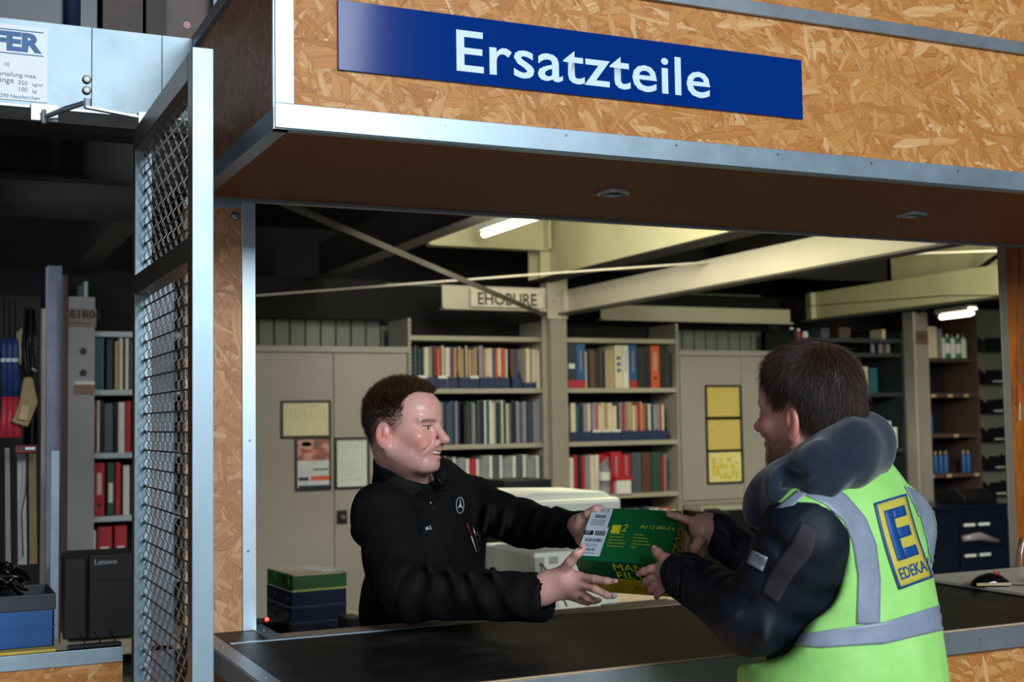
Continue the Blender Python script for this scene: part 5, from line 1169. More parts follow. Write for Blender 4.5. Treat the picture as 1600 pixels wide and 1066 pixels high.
def limbs(segs, amp, base=0, f=1.0):
    """creases that run round a sleeve, deepest at the joints; segs: (a, b, waves, phase)"""
    def w_(P):
        best = np.full(len(P), 9.); out = np.zeros_like(P)
        for (a, b, nw, ph) in segs:
            a, b = np.array(a, float), np.array(b, float); ab = b - a; t_ = np.clip((P - a) @ ab / (ab @ ab), 0, 1); rv = P - a - t_[:, None] * ab; d = np.linalg.norm(rv, axis=1) + 1e-6
            rn = rv / d[:, None]; ax = ab / np.linalg.norm(ab); u = np.cross(ax, [0, 0, 1.]); u /= np.linalg.norm(u) + 1e-9; v = np.cross(ax, u)
            th = np.arctan2(rn @ v, rn @ u); ws = np.sin(2 * math.pi * nw * t_ + ph + 1.6 * np.sin(th + ph) + .8 * np.sin(2 * th + 3 * t_)); ws = np.sign(ws) * np.abs(ws) ** .7
            env = .35 + .65 * np.abs(np.cos(math.pi * t_)) ** 1.2; env *= .6 + .4 * np.sin(th * 1.5 + ph * 2)
            m_ = d < best; best = np.where(m_, d, best); out[m_] = (rn * (ws * env * amp)[:, None])[m_]
        return out * (best < .14)[:, None] + folds(P, base, f, 2.)
    return w_
def legs(S_, hip, w_, f, foot_r=.09, r=(.105, .07, .055), k=.05):
    for s_ in (-1, 1):
        h = hip + w_ * .09 * s_; kn = np.array([h[0] + f[0] * .04, h[1] + f[1] * .04, .52]) + w_ * .02 * s_; an = np.array([h[0] - f[0] * .02, h[1] - f[1] * .02, .1]) + w_ * .03 * s_
        S_.cone(h, kn, r[0], r[1], k).cone(kn, an, r[1], r[2], .03)
    return S_
def shoes(parent, hip, w_, f, mat):
    for s_ in (-1, 1):
        an = np.array([hip[0] - f[0] * .02, hip[1] - f[1] * .02, .06]) + w_ * .03 * s_ + w_ * .09 * s_; toe = an + np.array([f[0], f[1], 0]) * .19; toe[2] = .038
        q = Solid().cone(an, toe, .052, .036, .02).cone(an - np.array([f[0], f[1], 0]) * .03, an + UP3 * .05, .045, .05, .02).keep((0, 0, .002), (0, 0, 1), .004)
        lo, hi = bounds(an, toe, pad=.08); lo[2] = -.01
        m, _ = q.mesh('shoe', lo, hi, .008); m.materials.append(mat); link('shoe', m, parent)
def drape(meshobj, pts, view=None, off=.002):
    """points laid on a cloth surface: each is cast from the eye through a picture position"""
    me = meshobj.data if hasattr(meshobj, 'data') else meshobj
    bv = drape.cache.get(me.name)
    if bv is None:
        vs = [v.co[:] for v in me.vertices]; bv = BVHTree.FromPolygons(vs, [p.vertices[:] for p in me.polygons]); drape.cache[me.name] = bv
    out = []; cpos = Vector((0, 0, CZ))
    for px, py in pts:
        d = Vector(at(px, py, 1.0) - np.array([0, 0, CZ])).normalized(); h = bv.ray_cast(cpos, d)
        if h[0] is None: out.append(None); continue
        n_ = h[1] if h[1].dot(d) < 0 else -h[1]
        out.append(h[0] + n_ * off)
    return out
drape.cache = {}
def ribbon(name, mat, parent, target, left, right, n=40, m_=6, off=.002, th=.0012):
    """a strip between two picture curves, laid on the target"""
    def samp(c, u):
        c = np.array(c, float); seg = np.linalg.norm(np.diff(c, axis=0), axis=1); s_ = np.concatenate([[0], np.cumsum(seg)]); x = u * s_[-1]; return np.array([np.interp(x, s_, c[:, 0]), np.interp(x, s_, c[:, 1])])
    V = []; ok = []
    for i in range(n + 1):
        a, b = samp(left, i / n), samp(right, i / n); pts = [tuple(a + (b - a) * j / m_) for j in range(m_ + 1)]
        for p in drape(target, pts, off=off): ok.append(p is not None); V.append(tuple(p) if p is not None else (0, 0, 0))
    F = []
    for i in range(n):
        for j in range(m_):
            q = [i * (m_ + 1) + j, i * (m_ + 1) + j + 1, (i + 1) * (m_ + 1) + j + 1, (i + 1) * (m_ + 1) + j]
            if all(ok[k] for k in q) and max((Vector(V[q[a]]) - Vector(V[q[(a + 1) % 4]])).length for a in range(4)) < .06: F.append(q)
    me = bpy.data.meshes.new(name); me.from_pydata(V, [], F); me.materials.append(mat)
    bm = bmesh.new(); bm.from_mesh(me); bmesh.ops.delete(bm, geom=[v for v in bm.verts if not v.link_faces], context='VERTS'); bmesh.ops.recalc_face_normals(bm, faces=bm.faces); bm.to_mesh(me); bm.free()
    o = link(name, me, parent, 0, True); sd = o.modifiers.new('thickness', 'SOLIDIFY'); sd.thickness = th; sd.offset = 0
    return o
def drape_text(name, s_, mat, parent, target, quad, bold=0, off=.003, cut=.14):
    """lettering laid on the target inside a picture quad (lower-left, lower-right, upper-right, upper-left)"""
    m = text_mesh(s_, 1.0, bold); bm = bmesh.new(); bm.from_mesh(m)
    co = np.array([v.co[:] for v in bm.verts]); x0, x1, y0, y1 = co[:, 0].min(), co[:, 0].max(), co[:, 1].min(), co[:, 1].max()
    for axis_, a, b in ((0, x0, x1), (1, y0, y1)):
        x = a + cut
        while x < b:
            nn = [0, 0, 0]; nn[axis_] = 1; c = [0, 0, 0]; c[axis_] = x
            bmesh.ops.bisect_plane(bm, geom=bm.verts[:] + bm.edges[:] + bm.faces[:], plane_co=c, plane_no=nn); x += cut
    Q = np.array(quad, float); pts = []
    for v in bm.verts:
        u = (v.co.x - x0) / (x1 - x0); w_ = (v.co.y - y0) / (y1 - y0); pts.append(tuple(Q[0] * (1 - u) * (1 - w_) + Q[1] * u * (1 - w_) + Q[2] * u * w_ + Q[3] * (1 - u) * w_))
    for v, p in zip(bm.verts, drape(target, pts, off=off)):
        if p is not None: v.co = p
        else: v.co = (0, 0, -50)
    bmesh.ops.delete(bm, geom=[v for v in bm.verts if v.co.z < -10], context='VERTS'); bm.to_mesh(m); bm.free()
    m.name = name; m.materials.append(mat); return link(name, m, parent)
# ---------------------------------------------------------------- clerk behind the counter
clerk = thing('person', 'man in black work jacket behind the counter, smiling and handing over the carton', 'person', (at(660, 960, 3.7)[0], at(660, 960, 3.7)[1], 0))
P = at
fwd = cvec(.905, -.035, -.42); A1 = axes(fwd, UP3 + cvec(0, 0, 1) * .03); HO = P(629, 671, 3.32); HS = 1.03
# torso frame
w1 = P(740, 780, 3.62) - P(588, 796, 3.32); w1[2] = 0; w1 /= np.linalg.norm(w1); f1 = np.cross(w1, UP3); f1 *= np.sign(f1 @ cvec(.7, 0, -.7)); T1 = np.array([w1, f1, UP3])
hip1 = P(655, 1100, 3.72); hip1[2] = .93
shN, shF = P(596, 806, 3.30), P(733, 788, 3.60)
elN, wrN = P(640, 925, 3.12), P(852, 926, 2.985)
elF, wrF = P(828, 822, 3.42), P(918, 828, 3.12)
S1 = Solid(); W1 = head(S1, HO, A1, HS)
neck0 = W1(-.022, 0, -.045); neck1 = P(640, 770, 3.46)
S1.cone(neck0, neck1, .060, .066, .03).cone(W1(.02, 0, -.08), neck1 + f1 * .02, .04, .05, .03)
S1.ell(P(668, 860, 3.5), (.15, .09, .2), T1, .05).cone(neck1, shN, .05, .05, .05).cone(neck1, shF, .05, .05, .05)
S1.cone(P(668, 900, 3.55), hip1, .11, .12, .08)
S1.chain([shN, elN, wrN], [.045, .038, .026], .02).chain([shF, elF, wrF], [.045, .038, .026], .02)
legs(S1, hip1, w1, f1, r=(.07, .05, .04))
# near hand (clerk's right) on the front left of the carton
kI, kM, kR, kL = P(906, 902, 2.945), P(909, 914, 2.95), P(906, 925, 2.965), P(898, 932, 2.985)
hand(S1, P(856, 915, 2.985), P(884, 906, 2.965),
     [[kI, P(930, 905, 2.905), P(948, 908, 2.885), P(959, 909, 2.878)], [kM, P(930, 921, 2.905), P(948, 930, 2.895), P(958, 932, 2.895)],
      [kR, P(918, 934, 2.945), P(928, 939, 2.955), P(936, 938, 2.985)], [kL, P(908, 938, 2.98), P(918, 941, 2.99), P(926, 940, 3.01)]],
     [P(876, 898, 2.965), P(891, 878, 2.93), P(902, 865, 2.915), P(911, 857, 2.915)], .025, .029)
S1.cone(P(838, 926, 2.99), P(862, 916, 2.985), .034, .031, .02)
# far hand (his left) on the far left edge
S1.cone(P(905, 822, 3.13), P(915, 822, 3.10), .03, .026, .02)
hand(S1, P(908, 822, 3.11), P(912, 824, 3.09),
     [[P(920, 812, 3.10), P(934, 806, 3.11), P(946, 812, 3.11), P(955, 822, 3.11)], [P(918, 824, 3.11), P(934, 820, 3.13), P(948, 826, 3.13), P(957, 834, 3.12)],
      [P(914, 836, 3.105), P(928, 836, 3.12), P(942, 842, 3.11), P(950, 848, 3.1)], [P(908, 846, 3.095), P(920, 850, 3.1), P(930, 855, 3.08), P(938, 860, 3.07)]],
     [P(911, 812, 3.08), P(920, 803, 3.055), P(931, 796, 3.04), P(939, 794, 3.04)], .02, .024)
lo, hi = bounds(P(540, 590, 3.2), P(960, 850, 3.2), P(650, 1100, 3.8), P(958, 940, 2.88), W1(.15, 0, .17), W1(-.12, 0, .1), pad=.05); lo[2] = .02
# the legs need only a coarse skin: they stay inside the trousers
def two_step(S_, name, zc, lo, hi, hf):
    return S_.mesh(name, [lo[0], lo[1], zc], hi, hf)
zc1 = 1.02
m, vt = S1.mesh('body', [lo[0], lo[1], zc1], hi, .0027)
def fade(x, ay, z, n):
    lim = -.006 + .9 * np.maximum(0, x - .012) - .75 * np.maximum(0, -.02 - x); front = np.where(z > .055, .079 - .80 * np.maximum(0, ay - .014), .040)
    m_ = (1 / (1 + np.exp(-(z - lim) / .010))) / (1 + np.exp((x - front) / .003)) * (1 - np.exp(-(((x + .012) / .02) ** 2 + ((z + .014) / .032) ** 2) ** 2) * (ay > .072))
    return m_ * (.7 + .2 * n) * np.clip(.35 + (z - lim) * 10, 0, 1), L3('33241f')
col = head_tone(vt, HO, A1, HS, L3('eab2a4'), (.40, L3('8a6a60')), fade)
paint(m, col); m.materials.append(SKM); body1 = link('body', m, clerk)
nrb = head_normals(m); qb = ((vt - HO) @ A1.T) / HS; xb_, yb_, zb_ = qb[:, 0], np.abs(qb[:, 1]), qb[:, 2]
eyes(clerk, HO, A1, HS, fwd + np.array([.1, 0, -.03]))
# teeth
TE = plain('teeth', 'e6dccb', .25, 0, .03); tt = Solid()
for i in range(-4, 5): a = i * .0058; tt.ell(W1(.0985 - a * a * 9, a, -.0575), np.array((.0040, .0031, .0050)) * HS, A1, .0012)
m, _ = tt.mesh('teeth', W1(.09, 0, -.057) - .035, W1(.09, 0, -.057) + .035, .0013); m.materials.append(TE); link('teeth', m, clerk)
# short hair: strands from the scalp, longer towards the crown
def hairy(x, ay, z):
    lim = -.010 + .9 * np.maximum(0, x - .012) - .75 * np.maximum(0, -.02 - x)
    front = np.where(z > .055, .079 - .80 * np.maximum(0, ay - .014), .040 + .0 * z)
    return (z > lim) & (x < front) & ~((((x + .012) / .022) ** 2 + ((z + .014) / .034) ** 2 < 1) & (ay > .070)), z - lim
HM = plain('brown_hair', '2e1d15', .5, 0, .4, 200); HL = plain('light_brown_hair', '6e4c34', .45, 0, .3, 200)
ok, hgt = hairy(xb_, yb_, zb_)
def crop(name, mat, mask, N, seed, ln, rad, up, fw, wild):
    r_, n_ = pick(vt, nrb, mask, N, seed); d_ = n_ * .75 + A1[2] * up + A1[0] * fw; d_ /= np.linalg.norm(d_, axis=1)[:, None]
    strands(name, mat, clerk, r_, d_, n_, ln, rad, 3, .1, wild, seed)
rz_ = zb_ + np.random.RandomState(1).normal(0, .009, len(zb_))
crop('hair', HM, ok & (rz_ > .056), 10000, 3, .021, .00055, .25, .45, .40)
crop('hair', HL, ok & (rz_ > .056), 5000, 4, .023, .0005, .3, .4, .45)
crop('side_hair', HM, ok & (hgt > .040) & (rz_ <= .075), 6000, 5, .013, .0005, .0, -.25, .3)
crop('side_hair', HM, ok & (hgt <= .052) & (hgt > .018), 3200, 6, .007, .0004, -.4, -.35, .25)
crop('side_hair', HM, ok & (hgt <= .022), 1300, 7, .0045, .00034, -.5, -.3, .25)
# turtle neck, jacket
tn = Solid().cone(P(632, 738, 3.36), P(642, 790, 3.48), .070, .085, .03); nn = (W1(-.05, 0, -.035) - W1(.045, 0, -.15)); 
cdir = A1[2] * .85 + A1[0] * .62; tn.keep(P(634, 734, 3.36), -cdir, .006)
m, _ = tn.mesh('turtleneck', P(640, 760, 3.4) - .16, P(640, 760, 3.4) + .16, .005); m.materials.append(cloth('black_knit', '050506', .9, 200, .3, .05, .2, 120)); link('turtleneck', m, clerk)
J1 = Solid()
J1.ell(P(664, 850, 3.50), (.205, .135, .25), T1, .06).ell(P(655, 950, 3.6), (.19, .145, .22), T1, .06).cone(P(655, 1000, 3.66), hip1 - UP3 * .05, .16, .15, .06)
J1.cone(P(640, 778, 3.47), shN, .075, .080, .05).cone(P(650, 778, 3.5), shF, .07, .074, .05)
J1.chain([shN, elN], [.078, .070], .03).chain([elN, P(845, 934, 2.985)], [.069, .057], .03)
J1.chain([shF, elF], [.074, .058], .03).chain([elF, P(912, 828, 3.135)], [.058, .044], .03)
for t_, a, b in ((0, .2, .5), (.2, .5, .8)):
    pass
for (px, py, d, l) in ((668, 893, 3.05, .05), (700, 897, 3.02, .05), (735, 905, 3.0, .045), (770, 900, 2.98, .04), (650, 900, 3.1, .05)):
    J1.cone(P(px, py - 8, d), P(px + 22, py + 40, d - .02), .009, .007, .02)
for (px, py, d) in ((790, 806, 3.42), (845, 806, 3.33), (868, 808, 3.27), (765, 800, 3.47)): J1.cone(P(px, py - 10, d - .03), P(px - 8, py + 30, d - .05), .010, .008, .022)
J1.ell(P(690, 745, 3.33), (.02, .02, .03), T1, .02)
# stand-up collar, cut open at the front
cl = Solid().cone(P(630, 725, 3.365), P(641, 790, 3.47), .080, .112, .03).cone(P(629, 710, 3.35), P(641, 785, 3.46), .071, .080, .006, 1).keep(P(628, 731, 3.36), -(A1[2] * .80 + A1[0] * .50)).keep(P(640, 792, 3.4), UP3)
m, _ = cl.mesh('collar', P(640, 760, 3.4) - .17, P(640, 760, 3.4) + .17, .004, lambda Q: folds(Q, .002, 1.4, .3), 1); m.materials.append(JBLK); link('collar', m, clerk)
J1.cone(P(632, 722, 3.35), P(640, 770, 3.43), .066, .072, .006, 1)
J1.cone(P(860, 934, 2.975), P(842, 934, 2.986), .049, .046, .005, 1)
lo2, hi2 = bounds(P(535, 700, 3.2), P(920, 800, 3.2), P(560, 900, 3.1), hip1, P(640, 700, 3.8), P(850, 970, 2.93), pad=.07); lo2[2] = .86
m, jv = J1.mesh('jacket', lo2, hi2, .0052, limbs([(shN, elN, 3, .5), (elN, P(845, 934, 2.985), 5, 1.), (shF, elF, 3, 2.), (elF, P(912, 828, 3.135), 4, .3)], .005, .004), 2)
m.materials.append(JBLK); jack1 = link('jacket', m, clerk)
tr = Solid(); legs(tr, hip1, w1, f1).ell(hip1, (.17, .125, .14), T1, .06); lo, hi = bounds(hip1, [hip1[0], hip1[1], .05], pad=.32); lo[2] = .04; hi[2] = 1.08
m, _ = tr.mesh('trousers', lo, hi, .011, None, 2); m.materials.append(TROU); link('trousers', m, clerk)
shoes(clerk, hip1, w1, f1, BLK)
# jacket details
WP = plain('white_stitch', 'c9d0d4', .6); SILV = plain('silver_metal', 'b9bec2', .25, .9)
def jpt(px, py, off=.003): return drape(jack1, [(px, py)], off=off)[0]
def jline(name, pts, r, mat, par=None, off=.002):
    q = [p for p in drape(jack1, pts, off=off) if p is not None]
    return MB().tube(q, r, 6).build(name, mat, par or clerk, 0, True) if len(q) > 1 else None
em = [(718 + 9.5 * math.cos(a) * .62 + 0, 790 + 12.5 * math.sin(a)) for a in np.linspace(0, 2 * math.pi, 28)]
badge = jline('badge_ring', em, .00085, WP)
def jpoly(name, pts, mat, off=.003, n=6):
    """thin star arm on the cloth"""
    q = [p for p in drape(jack1, pts, off=off) if p is not None]
    if len(q) < 3: return
    me = bpy.data.meshes.new(name); me.from_pydata([tuple(p) for p in q], [], [tuple(range(len(q)))]); me.materials.append(mat); return link(name, me, clerk)
for a in (-90, 30, 150):
    c_, s_ = math.cos(math.radians(a)), math.sin(math.radians(a)); cx, cy = 718, 790
    jpoly('badge_star', [(cx + 5.6 * c_, cy + 11.5 * s_), (cx - 1.6 * s_ * .62, cy + 1.8 * c_), (cx - 1 * c_, cy - 1.5 * s_), (cx + 1.6 * s_ * .62, cy - 1.8 * c_)], WP)
drape_text('name_stitching', 'M.S.', WP, clerk, jack1, [(664, 829), (674, 827), (674, 821), (664, 823)], .02)
jline('zip', [(672, 786), (680, 800), (690, 822), (698, 850), (702, 880)], .0012, BLK); jline('zip_pull', [(671, 784), (673, 789)], .0022, SILV)
jline('zip_edge', [(684, 746), (690, 756), (697, 766)], .0016, plain('zip_dark', '2a2c30', .4)); jline('pocket_edge', [(655, 834), (668, 832), (684, 826)], .0012, plain('dark_seam', '16181c', .7))
jline('shoulder_seam', [(695, 740), (715, 757), (732, 778), (742, 800)], .0009, plain('dark_seam', '16181c', .7)); jline('shoulder_seam', [(600, 742), (640, 770), (662, 800)], .0009, plain('dark_seam', '16181c', .7))
for i, (a, b, c_) in enumerate([((727, 818), (735, 838), CM['red']), ((737, 824), (746, 862), SILV), ((744, 830), (748, 850), SILV), ((741, 836), (750, 836), SILV), ((734, 838), (742, 862), WHT)]):
    jline('pen', [a, b], .0016, c_, None, .005)
for tip, d, n in ((P(961, 908, 2.872), cvec(1, .05, -.1), cvec(.1, -.2, -1)), (P(960, 931, 2.889), cvec(1, .1, 0), cvec(.1, -.2, -1)), (P(911, 853, 2.905), cvec(.6, -.6, 0), cvec(-.2, -.3, -1))): nail(clerk, tip + n * .0055, d, n)

# ---------------------------------------------------------------- customer in the yellow vest
cust = thing('person', 'man in yellow safety vest and navy hood seen from behind at the counter', 'person', (1.68, 2.0, 0))
fw2 = cvec(-.66, .05, .75); A2 = axes(fw2, UP3 + cvec(-1, 0, 0) * .08); HO2 = P(1267, 645, 2.50); H2 = 1.03
tf = cvec(-.87, 0, .5); tf[2] = 0; tf /= np.linalg.norm(tf); tw = np.cross(UP3, tf); tw /= np.linalg.norm(tw)      # left of him, towards the lens
T2 = np.array([tw, tf, UP3]); TC = P(1312, 950, 2.50); hip2 = np.array([TC[0] + .02, TC[1] - .0, .93])
shL, shR = P(1262, 838, 2.36), P(1388, 830, 2.66); elL, wrL = P(1178, 968, 2.42), P(1060, 893, 2.76); elR, wrR = P(1235, 955, 2.92), P(1112, 826, 2.93)
S2 = Solid(); W2 = head(S2, HO2, A2, H2, False)
nk = P(1300, 760, 2.53); S2.cone(W2(-.03, 0, -.04), nk, .062, .068, .03).cone(W2(.02, 0, -.08), nk + tf * .03, .042, .05, .03)
S2.ell(P(1312, 860, 2.5), (.16, .095, .2), T2, .05).cone(nk, shL, .05, .05, .05).cone(nk, shR, .05, .05, .05).cone(P(1312, 900, 2.5), hip2, .11, .12, .08)
S2.chain([shL, elL, wrL], [.045, .038, .027], .02).chain([shR, elR, wrR], [.045, .038, .027], .02)
S2.cone(P(1046, 893, 2.80), P(1068, 893, 2.75), .026, .030, .02)
hand(S2, P(1052, 889, 2.79), P(1042, 889, 2.815),
     [[P(1034, 888, 2.825), P(1017, 889, 2.815), P(1006, 893, 2.825), P(998, 897, 2.838)], [P(1032, 898, 2.835), P(1018, 902, 2.83), P(1010, 908, 2.84), P(1006, 914, 2.855)],
      [P(1034, 907, 2.845), P(1024, 913, 2.84), P(1018, 920, 2.85), P(1015, 926, 2.865)], [P(1038, 913, 2.85), P(1032, 922, 2.85), P(1028, 928, 2.86), P(1026, 933, 2.875)]],
     [P(1046, 880, 2.80), P(1037, 872, 2.80), P(1028, 864, 2.815), P(1022, 859, 2.825)], .02, .024)
hand(S2, P(1108, 824, 2.93), P(1096, 824, 2.925),
     [[P(1086, 818, 2.92), P(1073, 812, 2.915), P(1058, 807, 2.92), P(1045, 804, 2.93)], [P(1092, 832, 2.95), P(1090, 842, 2.985), P(1090, 850, 2.98), P(1088, 856, 2.96)],
      [P(1096, 840, 2.95), P(1093, 852, 2.98), P(1092, 862, 2.975), P(1089, 868, 2.96)], [P(1100, 846, 2.95), P(1097, 860, 2.97), P(1094, 871, 2.965), P(1090, 877, 2.95)]],
     [P(1100, 836, 2.92), P(1092, 846, 2.885), P(1086, 856, 2.88), P(1082, 864, 2.885)], .021, .025)
S2.cone(P(1100, 826, 2.93), P(1125, 830, 2.93), .028, .03, .02)
lo, hi = bounds(P(1000, 790, 2.85), P(1460, 850, 2.6), P(1250, 900, 2.25), W2(0, 0, .16), P(1400, 900, 2.8), P(1100, 860, 3.03), pad=.05)
m, vt = S2.mesh('body', [lo[0], lo[1], 1.02], hi, .0027)
col = head_tone(vt, HO2, A2, H2, L3('e0a494'), (.85, L3('4a3026')), None); paint(m, col); m.materials.append(SKM); link('body', m, cust)
eyes(cust, HO2, A2, H2, fw2)
# beard
hb = Solid(); hb.ell(W2(.045, 0, -.070), np.array((.052, .050, .036)) * H2, A2, .02).ell(W2(.087, 0, -.093), np.array((.018, .024, .018)) * H2, A2, .02).cone(W2(.0, .055, -.058), W2(.06, .03, -.1), .018, .018, .02).cone(W2(.0, -.055, -.058), W2(.06, -.03, -.1), .018, .018, .02)
m_, bv_ = hb.mesh('b', W2(.05, 0, -.08) - .09, W2(.05, 0, -.08) + .09, .004); nr = head_normals(m_); q = ((bv_ - HO2) @ A2.T) / H2
HM2 = plain('dark_brown_hair', '2a1b14', .42, 0, .35, 160); BM = plain('beard_hair', '2e1c14', .6)
r0, n0 = pick(bv_, nr, (q[:, 2] < -.062 - .3 * np.maximum(0, .04 - q[:, 0])), 3500, 4); d0 = n0 * .5 - A2[2] * .8 + A2[0] * .3; d0 /= np.linalg.norm(d0, axis=1)[:, None]
strands('beard', BM, cust, r0 - n0 * .006, d0, n0, .012, .00040, 2, .1, .3, 6)
# hair
hs = Solid(); hs.ell(W2(-.006, 0, .055), np.array((.098, .083, .083)) * H2, A2, .02).ell(W2(-.033, 0, .012), np.array((.072, .074, .085)) * H2, A2, .02).ell(W2(.035, 0, .075), np.array((.06, .064, .050)) * H2, A2, .02)
hs.keep(W2(.058, 0, .055), -(A2[0] * .92 - A2[2] * .38), .012)
for s_ in (-1, 1): hs.ell(W2(.028, .085 * s_, -.052), np.array((.052, .045, .070)) * H2, A2, .012, 1); hs.ell(W2(-.008, .095 * s_, -.012), np.array((.026, .030, .044)) * H2, A2, .012, 1)
m, hv = hs.mesh('hair', W2(0, 0, .03) - .17, W2(0, 0, .03) + .17, .003); m.materials.append(HM2); link('hair', m, cust)
nr = head_normals(m); q = ((hv - HO2) @ A2.T) / H2
r0, n0 = pick(hv, nr, (q[:, 2] > -.07), 15000, 8)
crown = W2(-.045, 0, .13); rad = r0 - crown; flow = rad - n0 * (rad * n0).sum(1)[:, None]; flow /= np.linalg.norm(flow, axis=1)[:, None] + 1e-6
d0 = flow + n0 * .30 - A2[2] * .15 - A2[0] * (.5 * (((r0 - HO2) @ A2[0]) > .03))[:, None]; d0 /= np.linalg.norm(d0, axis=1)[:, None]
strands('hair_strands', HM2, cust, r0 - n0 * .002, d0, n0, .030, .00055, 4, .10, .18, 9, -A2[2])
r0, n0 = pick(hv, nr, (q[:, 2] > -.05), 4500, 18); rad = r0 - crown; flow = rad - n0 * (rad * n0).sum(1)[:, None]; flow /= np.linalg.norm(flow, axis=1)[:, None] + 1e-6
d0 = flow + n0 * .36 - A2[2] * .1; d0 /= np.linalg.norm(d0, axis=1)[:, None]
strands('hair_strands', plain('warm_brown_strands', '54382a', .4, 0, .3, 200), cust, r0 - n0 * .001, d0, n0, .030, .0005, 4, .10, .25, 19, -A2[2])
# hood of the sweater
hd = Solid(); ring = [(1194, 792, 2.47), (1228, 762, 2.385), (1278, 730, 2.355), (1330, 700, 2.40), (1350, 692, 2.49), (1345, 700, 2.58), (1300, 720, 2.64), (1240, 750, 2.63), (1200, 780, 2.56)]
rr = [.030, .035, .042, .048, .052, .050, .046, .04, .034]
for i in range(len(ring)): j = (i + 1) % len(ring); hd.cone(P(*ring[i]), P(*ring[j]), rr[i], rr[j], .03)
hd.cone(P(1215, 770, 2.46), P(1300, 728, 2.43), .055, .062, .03).cone(P(1300, 728, 2.43), P(1345, 705, 2.48), .062, .055, .03)
hd.ell(P(1345, 692, 2.44), (.045, .036, .036), T2, .02).ell(P(1325, 672, 2.43), (.042, .03, .028), T2, .012).cone(P(1195, 800, 2.47), P(1250, 770, 2.40), .03, .04, .03)
hd.chain([P(1188, 800, 2.44), P(1232, 775, 2.375), P(1282, 748, 2.34), P(1335, 722, 2.37), P(1362, 712, 2.46)], [.024, .030, .036, .036, .034], .02)
hd.chain([P(1204, 772, 2.41), P(1238, 752, 2.338), P(1285, 726, 2.298), P(1312, 716, 2.305)], [.003, .004, .004, .003], .035, 1)
m, _ = hd.mesh('hood', P(1275, 730, 2.5) - .22, P(1275, 730, 2.5) + .22, .0045, lambda Q: folds(Q, .006, 1.3, .4), 1); m.materials.append(HOODM); link('hood', m, cust)
# softshell jacket: sleeves, collar and the trunk under the vest
J2 = Solid(); J2.ell(P(1312, 860, 2.51), (.185, .125, .22), T2, .06).cone(P(1312, 950, 2.5), hip2, .15, .15, .06).cone(nk, shL, .06, .07, .05).cone(nk, shR, .06, .07, .05)
J2.chain([shL, elL], [.086, .070], .03).chain([elL, P(1066, 898, 2.745)], [.069, .048], .03).chain([shR, elR], [.082, .07], .03).chain([elR, P(1124, 832, 2.93)], [.066, .046], .03)
J2.cone(P(1212, 800, 2.52), P(1300, 760, 2.54), .06, .07, .03)
for (a, b) in (((1070, 880, 2.69), (1090, 925, 2.66)), ((1096, 886, 2.63), (1112, 940, 2.60)), ((1125, 900, 2.57), (1135, 962, 2.53)), ((1158, 905, 2.47), (1152, 985, 2.42)), ((1200, 930, 2.36), (1195, 1000, 2.33))): J2.cone(P(*a), P(*b), .010, .008, .024)
for (a, b) in (((1148, 870, 2.47), (1170, 1000, 2.40)), ((1083, 884, 2.66), (1101, 935, 2.63))): J2.cone(P(*a), P(*b), .005, .004, .02, 1)
J2.cone(P(1050, 896, 2.79), P(1064, 897, 2.745), .036, .034, .005, 1); J2.cone(P(1106, 828, 2.93), P(1120, 831, 2.93), .036, .032, .005, 1)
lo2, hi2 = bounds(P(1060, 900, 2.75), P(1470, 850, 2.6), P(1230, 900, 2.22), P(1150, 1030, 2.35), P(1330, 760, 2.8), P(1150, 880, 3.05), hip2, pad=.06); lo2[2] = .88
m, _ = J2.mesh('jacket', lo2, hi2, .005, limbs([(shL, elL, 3, .2), (elL, P(1066, 898, 2.745), 6, 1.), (shR, elR, 3, 2.), (elR, P(1124, 832, 2.93), 4, .3)], .008, .004), 2); m.materials.append(JNAVY); jack2 = link('jacket', m, cust)
# vest
VT = Solid(); VT.ell(P(1320, 880, 2.51), (.215, .150, .235), T2, .07).cone(P(1312, 980, 2.51), hip2 - UP3 * .12, .185, .195, .07).ell(P(1312, 1060, 2.50), (.215, .185, .2), T2, .06)
VT.cone(P(1312, 765, 2.52), shL + UP3 * .018, .070, .078, .05).cone(P(1330, 765, 2.56), shR + UP3 * .015, .080, .085, .05)
VT.cone(shR, shR + UP3 * -.12, .085, .08, .05)
VT.ell(P(1262, 742, 2.50), (.105, .10, .075), T2, .02, 1)
VT.cone(P(1222, 893, 2.10), P(1232, 893, 2.42), .100, .098, .018, 1).cone(P(1255, 860, 2.10), P(1262, 860, 2.42), .072, .068, .018, 1)
VT.cone(P(1180, 960, 2.30), P(1150, 960, 2.9), .10, .09, .02, 1)
t = NT('fluorescent_vest'); n1 = t.noise(t.coord(), 14, 5, .6); n2 = t.noise(t.coord(), 120, 3, .6); dirt = t.math('GREATER_THAN', t.noise(t.coord((1, 1, 1)), 55, 4, .65), .70)
t.set(Base_Color=t.mix(t.math('MULTIPLY', dirt, .35), t.ramp(n1, st((.3, '96e06c'), (.7, 'b0f08a'))), lin('86b45a')), Roughness=.62); t.bump(t.math('ADD', t.noise(t.coord(), 7, 4, .55), t.math('MULTIPLY', t.noise(t.coord(), 1500, 1), .03)), .35, .02); VEST = t.m
lo3, hi3 = bounds(P(1140, 1066, 2.4), P(1470, 720, 2.6), P(1300, 900, 2.2), P(1400, 900, 2.9), hip2, pad=.06); lo3[2] = .72
m, _ = VT.mesh('safety_vest', lo3, hi3, .005, lambda Q: folds(Q, .003, .8, 2.) + folds(Q, .007, .6, 5.) * np.clip((1.22 - Q[:, 2:3]) * 5, 0, 1), 2); m.materials.append(VEST); vest = link('safety_vest', m, cust)
